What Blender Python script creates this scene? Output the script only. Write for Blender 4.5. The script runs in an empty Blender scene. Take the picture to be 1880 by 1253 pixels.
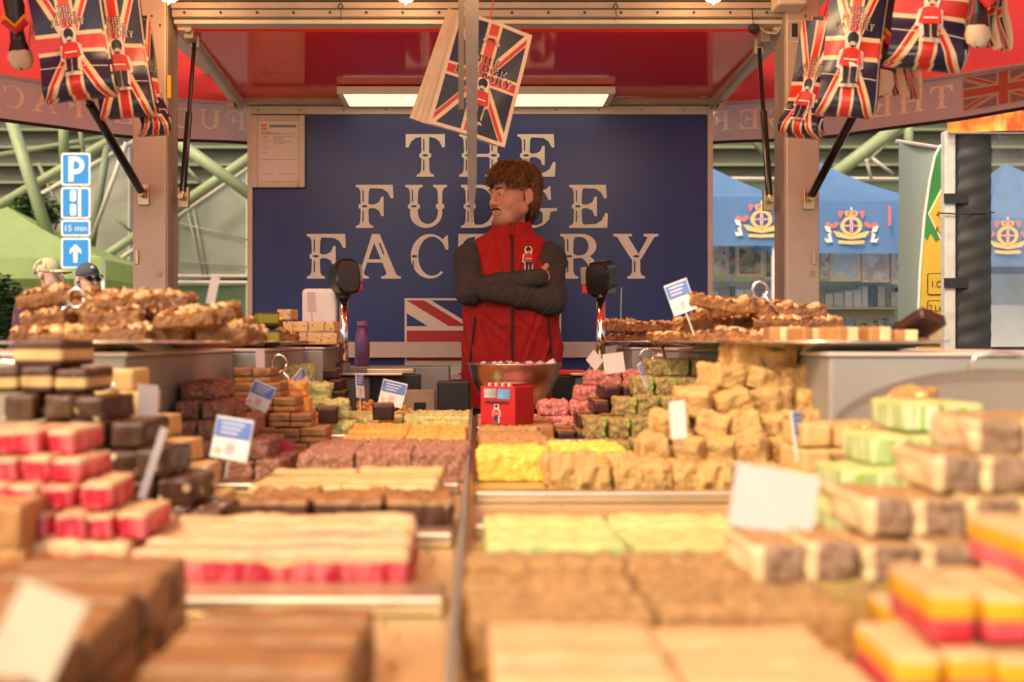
import bpy, bmesh, math, random
import numpy as np
from mathutils import Vector, Matrix, noise as mnoise
random.seed(7)
R = math.radians
scene = bpy.context.scene
col = bpy.data.collections.new("scene_objects"); scene.collection.children.link(col)

# ------------------------------------------------------------------ camera
ZC = 1.10                                    # eye height
FPX = 1880.0                                 # focal length in photo pixels (36 mm lens on 36 mm sensor)
VPX, VPY = 877.0, 626.5                      # vanishing point of the stall's long axis
cam_d = bpy.data.cameras.new("camera"); cam = bpy.data.objects.new("camera", cam_d); col.objects.link(cam)
cam.location = (0, 0, ZC); cam.rotation_euler = (R(90), 0, 0)
cam_d.lens = 36; cam_d.sensor_width = 36; cam_d.shift_x = (940 - VPX) / 1880.0
cam_d.clip_start = 0.05; cam_d.clip_end = 500
cam_d.dof.use_dof = True; cam_d.dof.focus_distance = 4.35; cam_d.dof.aperture_fstop = 2.9
scene.camera = cam

# ------------------------------------------------------------------ daylight, exposure
world = bpy.data.worlds.new("World"); scene.world = world; world.use_nodes = True
wn = world.node_tree; wn.nodes.clear()
sky = wn.nodes.new("ShaderNodeTexSky"); sky.sky_type = 'NISHITA'; sky.sun_disc = False
sky.sun_elevation = R(48); sky.sun_rotation = R(215); sky.air_density = 1.0; sky.dust_density = 4.0; sky.ozone_density = 0.6
bg = wn.nodes.new("ShaderNodeBackground"); bg.inputs[1].default_value = 0.15
wo = wn.nodes.new("ShaderNodeOutputWorld")
wn.links.new(sky.outputs[0], bg.inputs[0]); wn.links.new(bg.outputs[0], wo.inputs[0])
sun_d = bpy.data.lights.new("sun", 'SUN'); sun = bpy.data.objects.new("sun", sun_d); col.objects.link(sun)
sun_d.energy = 1.5; sun_d.angle = R(12); sun_d.color = (1.0, 0.90, 0.74)
sd = Vector((math.sin(R(215)) * math.cos(R(48)), math.cos(R(215)) * math.cos(R(48)), math.sin(R(48))))
sun.rotation_euler = sd.to_track_quat('Z', 'Y').to_euler()
vs = scene.view_settings
vs.view_transform = 'Standard'; vs.look = 'None'; vs.gamma = 1.0; vs.use_curve_mapping = False; vs.exposure = 0.68
vs.use_white_balance = True; vs.white_balance_temperature = 7550; vs.white_balance_tint = 9
scene.cycles.max_bounces = 7; scene.cycles.transparent_max_bounces = 8
scene.cycles.sample_clamp_indirect = 6.0
LAMP_W = 2.5
LED_E = 0.75

# ------------------------------------------------------------------ helpers
def W(px, py, D):
    return Vector(((px - VPX) / FPX * D, D, ZC + (VPY - py) / FPX * D))
def X(px, D): return (px - VPX) / FPX * D
def Z(py, D): return ZC + (VPY - py) / FPX * D

def tag(o, label=None, cat=None, group=None, kind=None):
    if label: o["label"] = label
    if cat: o["category"] = cat
    if group: o["group"] = group
    if kind: o["kind"] = kind
    return o
def thing(name, label, cat, loc=(0, 0, 0), rotz=0.0, group=None):
    o = bpy.data.objects.new(name, None); col.objects.link(o)
    o.empty_display_size = 0.05
    o.location = loc; o.rotation_euler = (0, 0, rotz)
    return tag(o, label, cat, group)
def attach(o, parent, world_coords):
    o.parent = parent
    if world_coords:
        m = Matrix.Translation(parent.location) @ parent.rotation_euler.to_matrix().to_4x4()
        if parent.parent is not None:
            o.matrix_parent_inverse = Matrix()
        else:
            o.matrix_parent_inverse = m.inverted()
def copy_tree(o, parent=None):
    c = o.copy(); col.objects.link(c)
    if parent is not None: c.parent = parent
    for ch in list(o.children): copy_tree(ch, c)
    return c

class MB:
    def __init__(s): s.v = []; s.f = []; s.m = []; s.uv = {}
    def add(s, vs, fs, mat=0):
        b = len(s.v); s.v += [tuple(p) for p in vs]
        for f in fs: s.f.append([b + i for i in f]); s.m.append(mat)
        return s
    def box(s, c, size, mat=0, rot=None):
        hx, hy, hz = size[0] / 2, size[1] / 2, size[2] / 2
        P = [Vector((sx * hx, sy * hy, sz * hz)) for sz in (-1, 1) for sy in (-1, 1) for sx in (-1, 1)]
        if rot is not None: P = [rot @ p for p in P]
        c = Vector(c); P = [p + c for p in P]
        return s.add(P, [(0, 2, 3, 1), (4, 5, 7, 6), (0, 1, 5, 4), (2, 6, 7, 3), (0, 4, 6, 2), (1, 3, 7, 5)], mat)
    def bx(s, x0, x1, y0, y1, z0, z1, mat=0):
        return s.box(((x0 + x1) / 2, (y0 + y1) / 2, (z0 + z1) / 2), (abs(x1 - x0), abs(y1 - y0), abs(z1 - z0)), mat)
    def path(s, pts, r, n=8, mat=0, caps=True):
        pts = [Vector(p) for p in pts]; k = len(pts)
        rs = r if isinstance(r, (list, tuple)) else [r] * k
        base = len(s.v); t0 = None
        up = Vector((0, 0, 1))
        for i, p in enumerate(pts):
            t = (pts[min(i + 1, k - 1)] - pts[max(i - 1, 0)]).normalized()
            a = t.cross(up)
            if a.length < 1e-3: a = t.cross(Vector((0, 1, 0)))
            a.normalize()
            if t0 is not None:
                a2 = (t0 - t * t0.dot(t))
                if a2.length > 1e-4: a = a2.normalized()
            t0 = a; b = t.cross(a)
            for j in range(n):
                th = 2 * math.pi * j / n
                s.v.append(tuple(p + (a * math.cos(th) + b * math.sin(th)) * rs[i]))
        for i in range(k - 1):
            for j in range(n):
                s.f.append([base + i * n + j, base + i * n + (j + 1) % n, base + (i + 1) * n + (j + 1) % n, base + (i + 1) * n + j]); s.m.append(mat)
        if caps:
            s.f.append([base + j for j in range(n)][::-1]); s.m.append(mat)
            s.f.append([base + (k - 1) * n + j for j in range(n)]); s.m.append(mat)
        return s
    def tube(s, a, b, r0, r1=None, n=10, mat=0):
        return s.path([a, b], [r0, r0 if r1 is None else r1], n, mat)
    def lathe(s, prof, c=(0, 0, 0), n=32, mat=0):
        base = len(s.v); c = Vector(c)
        for (r, z) in prof:
            for j in range(n):
                t = 2 * math.pi * j / n
                s.v.append((c.x + r * math.cos(t), c.y + r * math.sin(t), c.z + z))
        for i in range(len(prof) - 1):
            for j in range(n):
                s.f.append([base + i * n + j, base + i * n + (j + 1) % n, base + (i + 1) * n + (j + 1) % n, base + (i + 1) * n + j]); s.m.append(mat)
        return s
    def ell(s, c, r, n=10, m=7, mat=0, rot=None):
        base = len(s.v); c = Vector(c)
        for i in range(m + 1):
            ph = math.pi * i / m
            for j in range(n):
                t = 2 * math.pi * j / n
                p = Vector((r[0] * math.sin(ph) * math.cos(t), r[1] * math.sin(ph) * math.sin(t), r[2] * math.cos(ph)))
                if rot is not None: p = rot @ p
                s.v.append(tuple(p + c))
        for i in range(m):
            for j in range(n):
                s.f.append([base + i * n + j, base + (i + 1) * n + j, base + (i + 1) * n + (j + 1) % n, base + i * n + (j + 1) % n]); s.m.append(mat)
        return s
    def prism(s, poly, f0, f1, mat=0):
        """poly: 2-D points; f0/f1 map a 2-D point to 3-D on the back / the front."""
        n = len(poly); A = [f0(p) for p in poly]; B = [f1(p) for p in poly]
        fs = [list(range(n))[::-1], [n + i for i in range(n)]]
        for i in range(n):
            j = (i + 1) % n; fs.append([i, j, n + j, n + i])
        return s.add(A + B, fs, mat)
    def sheet(s, fn, nu, nv, mat=0, uv=True):
        """grid fn(u,v), u,v in 0..1, with UVs"""
        base = len(s.v)
        for j in range(nv + 1):
            for i in range(nu + 1):
                s.v.append(tuple(fn(i / nu, j / nv)))
                if uv: s.uv[len(s.v) - 1] = (i / nu, j / nv)
        for j in range(nv):
            for i in range(nu):
                a = base + j * (nu + 1) + i
                s.f.append([a, a + 1, a + nu + 2, a + nu + 1]); s.m.append(mat)
        return s
    def mesh(s, name, mats, smooth=False):
        me = bpy.data.meshes.new(name)
        me.from_pydata(s.v, [], s.f)
        for m in (mats if isinstance(mats, (list, tuple)) else [mats]): me.materials.append(m)
        if len(set(s.m)) > 1: me.polygons.foreach_set("material_index", s.m)
        if s.uv:
            l = me.uv_layers.new(name="UVMap")
            for lp in me.loops:
                if lp.vertex_index in s.uv: l.data[lp.index].uv = s.uv[lp.vertex_index]
        if smooth: me.polygons.foreach_set("use_smooth", [True] * len(me.polygons))
        me.update()
        return me
    def build(s, name, mats, parent=None, world_coords=True, smooth=False, bev=0.0, seg=2, fixn=True):
        me = s.mesh(name, mats, smooth)
        if fixn:
            b = bmesh.new(); b.from_mesh(me); bmesh.ops.recalc_face_normals(b, faces=b.faces); b.to_mesh(me); b.free()
        return link(name, me, parent, world_coords, bev, seg)
def link(name, me, parent=None, world_coords=True, bev=0.0, seg=2):
    o = bpy.data.objects.new(name, me); col.objects.link(o)
    if parent is not None: attach(o, parent, world_coords)
    if bev > 0:
        md = o.modifiers.new("bevel", 'BEVEL'); md.width = bev; md.segments = seg; md.limit_method = 'ANGLE'; md.angle_limit = R(40)
    return o

# ------------------------------------------------------------------ materials
def newmat(name):
    m = bpy.data.materials.new(name); m.use_nodes = True
    nt = m.node_tree; nt.nodes.clear()
    out = nt.nodes.new("ShaderNodeOutputMaterial"); b = nt.nodes.new("ShaderNodeBsdfPrincipled")
    nt.links.new(b.outputs[0], out.inputs[0])
    return m, nt, b, out
def pm(name, c, rough=0.5, metal=0.0, var=0.12, scale=20.0, bump=0.0, bscale=90.0, c2=None, spec=0.5, coat=0.0,
       spots=None, spot_scale=60.0, spot_size=0.25, stripes=None, trans=0.0, emit=None, emit_s=0.0, alpha=1.0, sss=0.0, contrast=(0.3, 0.7), rvar=0.0, zsplit=None):
    m, nt, b, out = newmat(name); N = nt.nodes.new; L = nt.links.new
    tc = N("ShaderNodeTexCoord"); oi = N("ShaderNodeObjectInfo")
    mu = N("ShaderNodeMath"); mu.operation = 'MULTIPLY'; mu.inputs[1].default_value = 37.0; L(oi.outputs["Random"], mu.inputs[0])
    nz = N("ShaderNodeTexNoise"); nz.noise_dimensions = '4D'; nz.inputs["Scale"].default_value = scale; nz.inputs["Detail"].default_value = 5
    L(tc.outputs["Object"], nz.inputs["Vector"]); L(mu.outputs[0], nz.inputs["W"])
    cr = N("ShaderNodeValToRGB"); cr.color_ramp.elements[0].position = contrast[0]; cr.color_ramp.elements[1].position = contrast[1]
    lo = [x * (1 - var) for x in c]; hi = [min(1, x * (1 + var)) for x in c] if c2 is None else list(c2)
    if c2 is not None: lo = list(c)
    cr.color_ramp.elements[0].color = (*lo, 1); cr.color_ramp.elements[1].color = (*hi, 1)
    L(nz.outputs["Fac"], cr.inputs[0])
    cur = cr.outputs[0]
    if stripes:
        mp = N("ShaderNodeMapping"); mp.inputs["Scale"].default_value = stripes[1]; L(tc.outputs["Object"], mp.inputs[0])
        n2 = N("ShaderNodeTexNoise"); n2.noise_dimensions = '4D'; n2.inputs["Scale"].default_value = 1.0; n2.inputs["Detail"].default_value = 3; L(mp.outputs[0], n2.inputs["Vector"]); L(mu.outputs[0], n2.inputs["W"])
        r2 = N("ShaderNodeValToRGB"); r2.color_ramp.elements[0].position = stripes[2]; r2.color_ramp.elements[1].position = stripes[2] + .12; L(n2.outputs["Fac"], r2.inputs[0])
        mx = N("ShaderNodeMix"); mx.data_type = 'RGBA'; L(r2.outputs[0], mx.inputs[0]); L(cur, mx.inputs[6]); mx.inputs[7].default_value = (*stripes[0], 1); cur = mx.outputs[2]
    if spots:
        vo = N("ShaderNodeTexVoronoi"); vo.voronoi_dimensions = '4D'; vo.inputs["Scale"].default_value = spot_scale; L(tc.outputs["Object"], vo.inputs["Vector"]); L(mu.outputs[0], vo.inputs["W"])
        r3 = N("ShaderNodeValToRGB"); r3.color_ramp.elements[0].position = spot_size; r3.color_ramp.elements[1].position = spot_size + .06
        r3.color_ramp.elements[0].color = (1, 1, 1, 1); r3.color_ramp.elements[1].color = (0, 0, 0, 1); L(vo.outputs["Distance"], r3.inputs[0])
        mx = N("ShaderNodeMix"); mx.data_type = 'RGBA'; L(r3.outputs[0], mx.inputs[0]); L(cur, mx.inputs[6]); mx.inputs[7].default_value = (*spots, 1); cur = mx.outputs[2]
    if zsplit:      # a second colour below a wavy height: (dark, light, height, waviness, scale)
        sx = N("ShaderNodeSeparateXYZ"); L(tc.outputs["Object"], sx.inputs[0])
        n4 = N("ShaderNodeTexNoise"); n4.noise_dimensions = '4D'; n4.inputs["Scale"].default_value = zsplit[4]; n4.inputs["Detail"].default_value = 3; L(tc.outputs["Object"], n4.inputs["Vector"]); L(mu.outputs[0], n4.inputs["W"])
        ma = N("ShaderNodeMath"); ma.operation = 'MULTIPLY_ADD'; ma.inputs[1].default_value = zsplit[3]; L(n4.outputs["Fac"], ma.inputs[0]); L(sx.outputs[2], ma.inputs[2])
        mr2 = N("ShaderNodeMapRange"); mr2.inputs[1].default_value = zsplit[2] + zsplit[3] * .5 - .001; mr2.inputs[2].default_value = zsplit[2] + zsplit[3] * .5 + .001; L(ma.outputs[0], mr2.inputs[0])
        mp2 = N("ShaderNodeMapping"); mp2.inputs["Scale"].default_value = (48, 48, 7); L(tc.outputs["Object"], mp2.inputs[0]); n5 = N("ShaderNodeTexNoise"); n5.inputs["Scale"].default_value = 1; L(mp2.outputs[0], n5.inputs["Vector"])
        r5 = N("ShaderNodeValToRGB"); r5.color_ramp.elements[0].position = .42; r5.color_ramp.elements[1].position = .60; r5.color_ramp.elements[0].color = (*zsplit[0], 1); r5.color_ramp.elements[1].color = (*zsplit[1], 1); L(n5.outputs["Fac"], r5.inputs[0])
        mx = N("ShaderNodeMix"); mx.data_type = 'RGBA'; L(mr2.outputs[0], mx.inputs[0]); L(r5.outputs[0], mx.inputs[6]); L(cur, mx.inputs[7]); cur = mx.outputs[2]
    if rvar > 0:
        hs = N("ShaderNodeHueSaturation"); mr = N("ShaderNodeMapRange"); mr.inputs[3].default_value = 1 - rvar; mr.inputs[4].default_value = 1 + rvar
        L(oi.outputs["Random"], mr.inputs[0]); L(mr.outputs[0], hs.inputs["Value"]); L(cur, hs.inputs["Color"]); cur = hs.outputs[0]
    L(cur, b.inputs["Base Color"])
    b.inputs["Roughness"].default_value = rough; b.inputs["Metallic"].default_value = metal
    b.inputs["Specular IOR Level"].default_value = spec; b.inputs["Coat Weight"].default_value = coat; b.inputs["Coat Roughness"].default_value = 0.08
    if trans: b.inputs["Transmission Weight"].default_value = trans
    if sss: b.inputs["Subsurface Weight"].default_value = sss; b.inputs["Subsurface Radius"].default_value = (.01, .005, .003); b.inputs["Subsurface Scale"].default_value = 1.0
    if emit: b.inputs["Emission Color"].default_value = (*emit, 1); b.inputs["Emission Strength"].default_value = emit_s
    if bump:
        n3 = N("ShaderNodeTexNoise"); n3.inputs["Scale"].default_value = bscale; n3.inputs["Detail"].default_value = 4; L(tc.outputs["Object"], n3.inputs["Vector"])
        bp = N("ShaderNodeBump"); bp.inputs["Strength"].default_value = bump; bp.inputs["Distance"].default_value = 0.004
        L(n3.outputs["Fac"], bp.inputs["Height"]); L(bp.outputs[0], b.inputs["Normal"])
    return m
def clearmat(name, tint=(1, 1, 1), gloss=0.12, rough=0.05, milk=0.0):
    """thin clear sheet: mostly transparent, with a fresnel reflection and a little haze"""
    m, nt, b, out = newmat(name); N = nt.nodes.new; L = nt.links.new
    tr = N("ShaderNodeBsdfTransparent"); tr.inputs[0].default_value = (*tint, 1)
    gl = N("ShaderNodeBsdfGlossy"); gl.inputs["Roughness"].default_value = rough
    fr = N("ShaderNodeLayerWeight"); fr.inputs[0].default_value = gloss
    mx = N("ShaderNodeMixShader"); L(fr.outputs["Fresnel"], mx.inputs[0]); L(tr.outputs[0], mx.inputs[1]); L(gl.outputs[0], mx.inputs[2])
    hf = N("ShaderNodeMath"); hf.operation = 'MULTIPLY_ADD'; hf.inputs[1].default_value = .5; hf.inputs[2].default_value = .035; L(fr.outputs["Fresnel"], hf.inputs[0]); L(hf.outputs[0], mx.inputs[0])
    last = mx.outputs[0]
    if milk:
        df = N("ShaderNodeBsdfDiffuse"); df.inputs[0].default_value = (.8, .78, .74, 1)
        m2 = N("ShaderNodeMixShader"); m2.inputs[0].default_value = milk; L(last, m2.inputs[1]); L(df.outputs[0], m2.inputs[2]); last = m2.outputs[0]
    L(last, out.inputs[0]); nt.nodes.remove(b)
    return m
def clothmat(name, c, t=0.5, var=0.06, rough=0.6, gloss=0.0):
    """translucent awning fabric"""
    m, nt, b, out = newmat(name); N = nt.nodes.new; L = nt.links.new
    tc = N("ShaderNodeTexCoord"); nz = N("ShaderNodeTexNoise"); nz.inputs["Scale"].default_value = 3; nz.inputs["Detail"].default_value = 6
    L(tc.outputs["Object"], nz.inputs["Vector"])
    cr = N("ShaderNodeValToRGB"); cr.color_ramp.elements[0].color = (*[x * (1 - var) for x in c], 1); cr.color_ramp.elements[1].color = (*[min(1, x * (1 + var)) for x in c], 1)
    cr.color_ramp.elements[0].position = .3; cr.color_ramp.elements[1].position = .7; L(nz.outputs["Fac"], cr.inputs[0])
    L(cr.outputs[0], b.inputs["Base Color"]); b.inputs["Roughness"].default_value = rough; b.inputs["Specular IOR Level"].default_value = 0.3 + gloss
    tl = N("ShaderNodeBsdfTranslucent"); L(cr.outputs[0], tl.inputs[0])
    mx = N("ShaderNodeMixShader"); mx.inputs[0].default_value = t; L(b.outputs[0], mx.inputs[1]); L(tl.outputs[0], mx.inputs[2]); L(mx.outputs[0], out.inputs[0])
    return m
def flagmat(name, aspect, blue, white, red, t=0.0, rough=0.35, border=0.0, bordercol=None, k=1.0, cross=(0.10, 0.165), diag=(0.035, 0.10)):
    """union flag printed on UV 0..1; aspect = width / height; measures are fractions of the shorter side"""
    m, nt, b, out = newmat(name); N = nt.nodes.new; L = nt.links.new
    uv = N("ShaderNodeUVMap"); sp = N("ShaderNodeSeparateXYZ"); L(uv.outputs[0], sp.inputs[0])
    def M(op, a, c=None):
        n = N("ShaderNodeMath"); n.operation = op
        for i, v in enumerate((a, c)):
            if v is None: continue
            if isinstance(v, (int, float)): n.inputs[i].default_value = v
            else: L(v, n.inputs[i])
        return n.outputs[0]
    sm = min(aspect, 1.0)
    u = M('MULTIPLY', M('SUBTRACT', sp.outputs[0], .5), aspect / sm); v = M('MULTIPLY', M('SUBTRACT', sp.outputs[1], .5), 1 / sm)
    Wd, Hd = aspect / sm / 2, 1 / sm / 2; n_ = math.hypot(Wd, Hd)
    d1 = M('DIVIDE', M('SUBTRACT', M('MULTIPLY', u, Hd), M('MULTIPLY', v, Wd)), n_)
    d2 = M('DIVIDE', M('ADD', M('MULTIPLY', u, Hd), M('MULTIPLY', v, Wd)), n_)
    sg = M('SIGN', u)
    ad1, ad2 = M('ABSOLUTE', d1), M('ABSOLUTE', d2)
    wdiag = M('MAXIMUM', M('LESS_THAN', ad1, diag[1]), M('LESS_THAN', ad2, diag[1]))
    off = diag[0]
    rdiag = M('MAXIMUM', M('LESS_THAN', M('ABSOLUTE', M('ADD', d1, M('MULTIPLY', sg, -off * .8))), diag[0]), M('LESS_THAN', M('ABSOLUTE', M('ADD', d2, M('MULTIPLY', sg, off * .8))), diag[0]))
    au, av = M('ABSOLUTE', u), M('ABSOLUTE', v)
    wc = M('MAXIMUM', M('LESS_THAN', au, cross[1]), M('LESS_THAN', av, cross[1]))
    rc = M('MAXIMUM', M('LESS_THAN', au, cross[0]), M('LESS_THAN', av, cross[0]))
    cur = None
    rgb = N("ShaderNodeRGB"); rgb.outputs[0].default_value = (*blue, 1); cur = rgb.outputs[0]
    def over(mask, c_):
        nonlocal cur
        mx = N("ShaderNodeMix"); mx.data_type = 'RGBA'; L(mask, mx.inputs[0]); L(cur, mx.inputs[6]); mx.inputs[7].default_value = (*c_, 1); cur = mx.outputs[2]
    over(wdiag, white); over(rdiag, red); over(wc, white); over(rc, red)
    if border:
        bm = M('MAXIMUM', M('GREATER_THAN', au, Wd - border), M('GREATER_THAN', av, Hd - border)); over(bm, bordercol or white)
    L(cur, b.inputs["Base Color"]); b.inputs["Roughness"].default_value = rough
    if t:
        tl = N("ShaderNodeBsdfTranslucent"); L(cur, tl.inputs[0]); mx = N("ShaderNodeMixShader"); mx.inputs[0].default_value = t
        L(b.outputs[0], mx.inputs[1]); L(tl.outputs[0], mx.inputs[2]); L(mx.outputs[0], out.inputs[0])
    return m

M_ = {}
M_['steel'] = pm('brushed_steel', (.64, .56, .44), .38, 1.0, .08, 8, bump=.15, bscale=40)
M_['steel_tray'] = pm('tray_steel', (.70, .50, .25), .38, .7, .1, 6, bump=.2, bscale=25)
M_['bowl'] = pm('bowl_steel', (.82, .78, .72), .26, 1.0, .05, 8)
M_['steel_pol'] = pm('polished_steel', (.72, .68, .62), .12, 1.0, .05, 8)
M_['alu'] = pm('aluminium', (.40, .33, .27), .45, .3, .12, 9, bump=.1, bscale=60)
M_['alu_light'] = pm('white_aluminium', (.62, .53, .45), .45, 0.1, .08, 9)
M_['post'] = pm('stall_post_paint', (.50, .42, .33), .5, .3, .12, 5, bump=.08, bscale=120)
M_['red_gloss'] = pm('red_gloss_panel', (.82, .024, .018), .10, 0, .04, 4, spec=.32)
M_['red_cloth'] = clothmat('red_awning_fabric', (.80, .055, .050), .58, gloss=.3, rough=.4)
M_['valance'] = clothmat('pale_valance_fabric', (.70, .48, .42), .42)
M_['valance_text'] = clothmat('valance_lettering', (1.0, .93, .72), .08)
M_['white'] = pm('white_plastic', (.78, .74, .68), .4, 0, .04, 12)
M_['foam'] = pm('foam_white', (.82, .8, .76), .8, 0, .04, 60, bump=.3, bscale=250)
M_['blue'] = pm('sign_blue', (.016, .038, .195), .36, 0, .08, 3)
M_['cream'] = pm('sign_cream', (.86, .81, .72), .5, 0, .04, 15)
M_['grey_shelf'] = pm('grey_painted_shelf', (.34, .31, .27), .45, .2, .08, 6)
M_['black'] = pm('black_plastic', (.012, .012, .013), .35, 0, .2, 20)
M_['black_gloss'] = pm('black_gloss', (.01, .01, .01), .12, 0, .1, 20)
M_['rubber'] = pm('black_rubber', (.02, .018, .017), .7)
M_['brass'] = pm('zinc_bracket', (.55, .42, .26), .35, .9, .1, 20)
M_['yellow_st'] = pm('yellow_sticker', (.85, .5, .03), .5, 0, .05)
M_['dark_ink'] = pm('dark_ink', (.012, .014, .03), .5, 0, .1)
M_['clear'] = clearmat('clear_acrylic', (.97, .95, .92), .06, .03)
M_['clear_edge'] = clearmat('acrylic_edge', (.80, .66, .42), .2, .1, milk=.2)
# ------------------------------------------------------------------ slab-serif lettering, guard emblem
def ring(cx, cy, rx, ry, a0, a1, ix, iy, irx, iry, n=18):
    A = [(cx + rx * math.cos(R(a0 + (a1 - a0) * i / n)), cy + ry * math.sin(R(a0 + (a1 - a0) * i / n))) for i in range(n + 1)]
    B = [(ix + irx * math.cos(R(a0 + (a1 - a0) * i / n)), iy + iry * math.sin(R(a0 + (a1 - a0) * i / n))) for i in range(n + 1)]
    return A + B[::-1]
def stem(x, w=.2, y0=0., y1=1., bs=True, ts=True, mid=True, ov=.12):
    h = w / 2; Rt = []
    def side(sg):
        p = []
        if bs: p += [(x + sg * (h + ov), y0), (x + sg * (h + ov), y0 + .045), (x + sg * (h + .04), y0 + .075), (x + sg * (h + .005), y0 + .15)]
        else: p += [(x + sg * h, y0)]
        if mid: p += [(x + sg * (h - .005), .43), (x + sg * (h + .05), .465), (x + sg * (h + .05), .535), (x + sg * (h - .005), .57)]
        if ts: p += [(x + sg * (h + .005), y1 - .15), (x + sg * (h + .04), y1 - .075), (x + sg * (h + ov), y1 - .045), (x + sg * (h + ov), y1)]
        else: p += [(x + sg * h, y1)]
        return p
    return side(1) + side(-1)[::-1]
def slits(x, w=.2, lo=True, hi=True, dot=True):
    s = []; a = x - w * .22
    if lo: s.append([(a - .012, .12), (a + .022, .16), (a + .022, .40), (a - .008, .40)])
    if hi: s.append([(a - .008, .60), (a + .022, .60), (a + .022, .86), (a - .012, .90)])
    if dot: s.append([(x + .075 * math.cos(t * math.pi / 5), .5 + .028 * math.sin(t * math.pi / 5)) for t in range(10)])
    return s
_top = lambda x0, x1: [(x0, 1), (x1 - .02, 1), (x1, .70), (x1 - .06, .68), (x1 - .15, .83), (x1 - .28, .91), (x0, .93)]
_mid = lambda x0: [(x0, .465), (x0 + .18, .455), (x0 + .29, .40), (x0 + .34, .28), (x0 + .40, .27), (x0 + .40, .73), (x0 + .34, .72), (x0 + .29, .60), (x0 + .18, .545), (x0, .535)]
GLYPH = {
 'T': (1.0, [stem(.5, ts=False), [(0, 1), (1, 1), (1, .70), (.94, .68), (.86, .83), (.75, .91), (.62, .935), (.38, .935), (.25, .91), (.14, .83), (.06, .68), (0, .70)]], slits(.5)),
 'H': (1.12, [stem(.23), stem(.89), [(.33, .465), (.79, .465), (.79, .535), (.33, .535)]], slits(.23) + slits(.89)),
 'E': (1.0, [stem(.24), _top(.3, .97), _mid(.32), [(.3, 0), (.98, 0), (1.0, .33), (.94, .35), (.84, .17), (.70, .09), (.3, .07)]], slits(.24)),
 'F': (.98, [stem(.24), _top(.3, .97), _mid(.32)], slits(.24)),
 'U': (1.14, [stem(.24, .2, .33, 1, bs=False), stem(.90, .11, .33, 1, bs=False), ring(.545, .34, .405, .34, 180, 360, .592, .36, .252, .27)], slits(.24)[1:]),
 'D': (1.08, [stem(.24), [(.3, 1), (.5, 1), (.5, .93), (.3, .93)], [(.3, .07), (.5, .07), (.5, 0), (.3, 0)], ring(.5, .5, .55, .5, -90, 90, .48, .5, .37, .43)], slits(.24)),
 'C': (1.0, [ring(.5, .5, .47, .5, 48, 312, .55, .5, .34, .44), [(.78, .84), (.86, .93), (.93, .98), (.95, .66), (.89, .64), (.84, .74)]], slits(.13)[:1] + slits(.12)[2:]),
 'G': (1.12, [ring(.5, .5, .47, .5, 48, 325, .55, .5, .34, .44), [(.78, .84), (.86, .93), (.93, .98), (.95, .66), (.89, .64), (.84, .74)], [(.74, .05), (.82, .12), (.90, .2), (.94, .38), (1.1, .40), (1.1, .46), (.60, .46), (.60, .40), (.72, .38), (.74, .3)]], slits(.12)[2:]),
 'A': (1.16, [[(.44, 1), (.62, 1), (1.0, .15), (1.04, .075), (1.14, .045), (1.14, 0), (.66, 0), (.66, .045), (.76, .075), (.79, .13), (.49, .80), (.24, .15), (.25, .08), (.36, .045), (.36, 0), (.0, 0), (.0, .045), (.08, .075), (.14, .13)], [(.26, .36), (.78, .36), (.76, .43), (.28, .43)]], [[(.60, .80), (.64, .80), (.74, .55), (.71, .53)]]),
 'O': (1.08, [ring(.52, .5, .49, .5, 0, 180, .52, .5, .30, .43), ring(.52, .5, .49, .5, 180, 360, .52, .5, .30, .43)], slits(.12)[2:]),
 'R': (1.12, [stem(.24), [(.3, 1), (.55, 1), (.55, .93), (.3, .93)], [(.3, .52), (.55, .52), (.55, .46), (.3, .46)], ring(.54, .73, .36, .27, -90, 90, .52, .725, .19, .205), [(.52, .5), (.74, .5), (.84, .42), (.90, .15), (.97, .07), (1.08, .06), (1.08, 0), (.82, 0), (.74, .08), (.68, .34)]], slits(.24)),
 'Y': (1.12, [stem(.56, .19, 0, .5, ts=False, mid=False), [(.0, 1), (.46, 1), (.46, .955), (.36, .94), (.62, .55), (.84, .92), (.74, .955), (.74, 1), (1.1, 1), (1.1, .955), (1.0, .93), (.70, .47), (.655, .42), (.465, .42), (.42, .47), (.10, .93), (0, .955)]], slits(.56)[:1] + slits(.56)[2:]),
}
def line_width(s, gap=.2): return sum(GLYPH[c][0] if c != ' ' else .6 for c in s) + gap * (len(s) - 1)
def glyphs(s, gap=.2):
    x = 0
    for c in s:
        if c == ' ': x += .6 + gap; continue
        yield c, x; x += GLYPH[c][0] + gap
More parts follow.
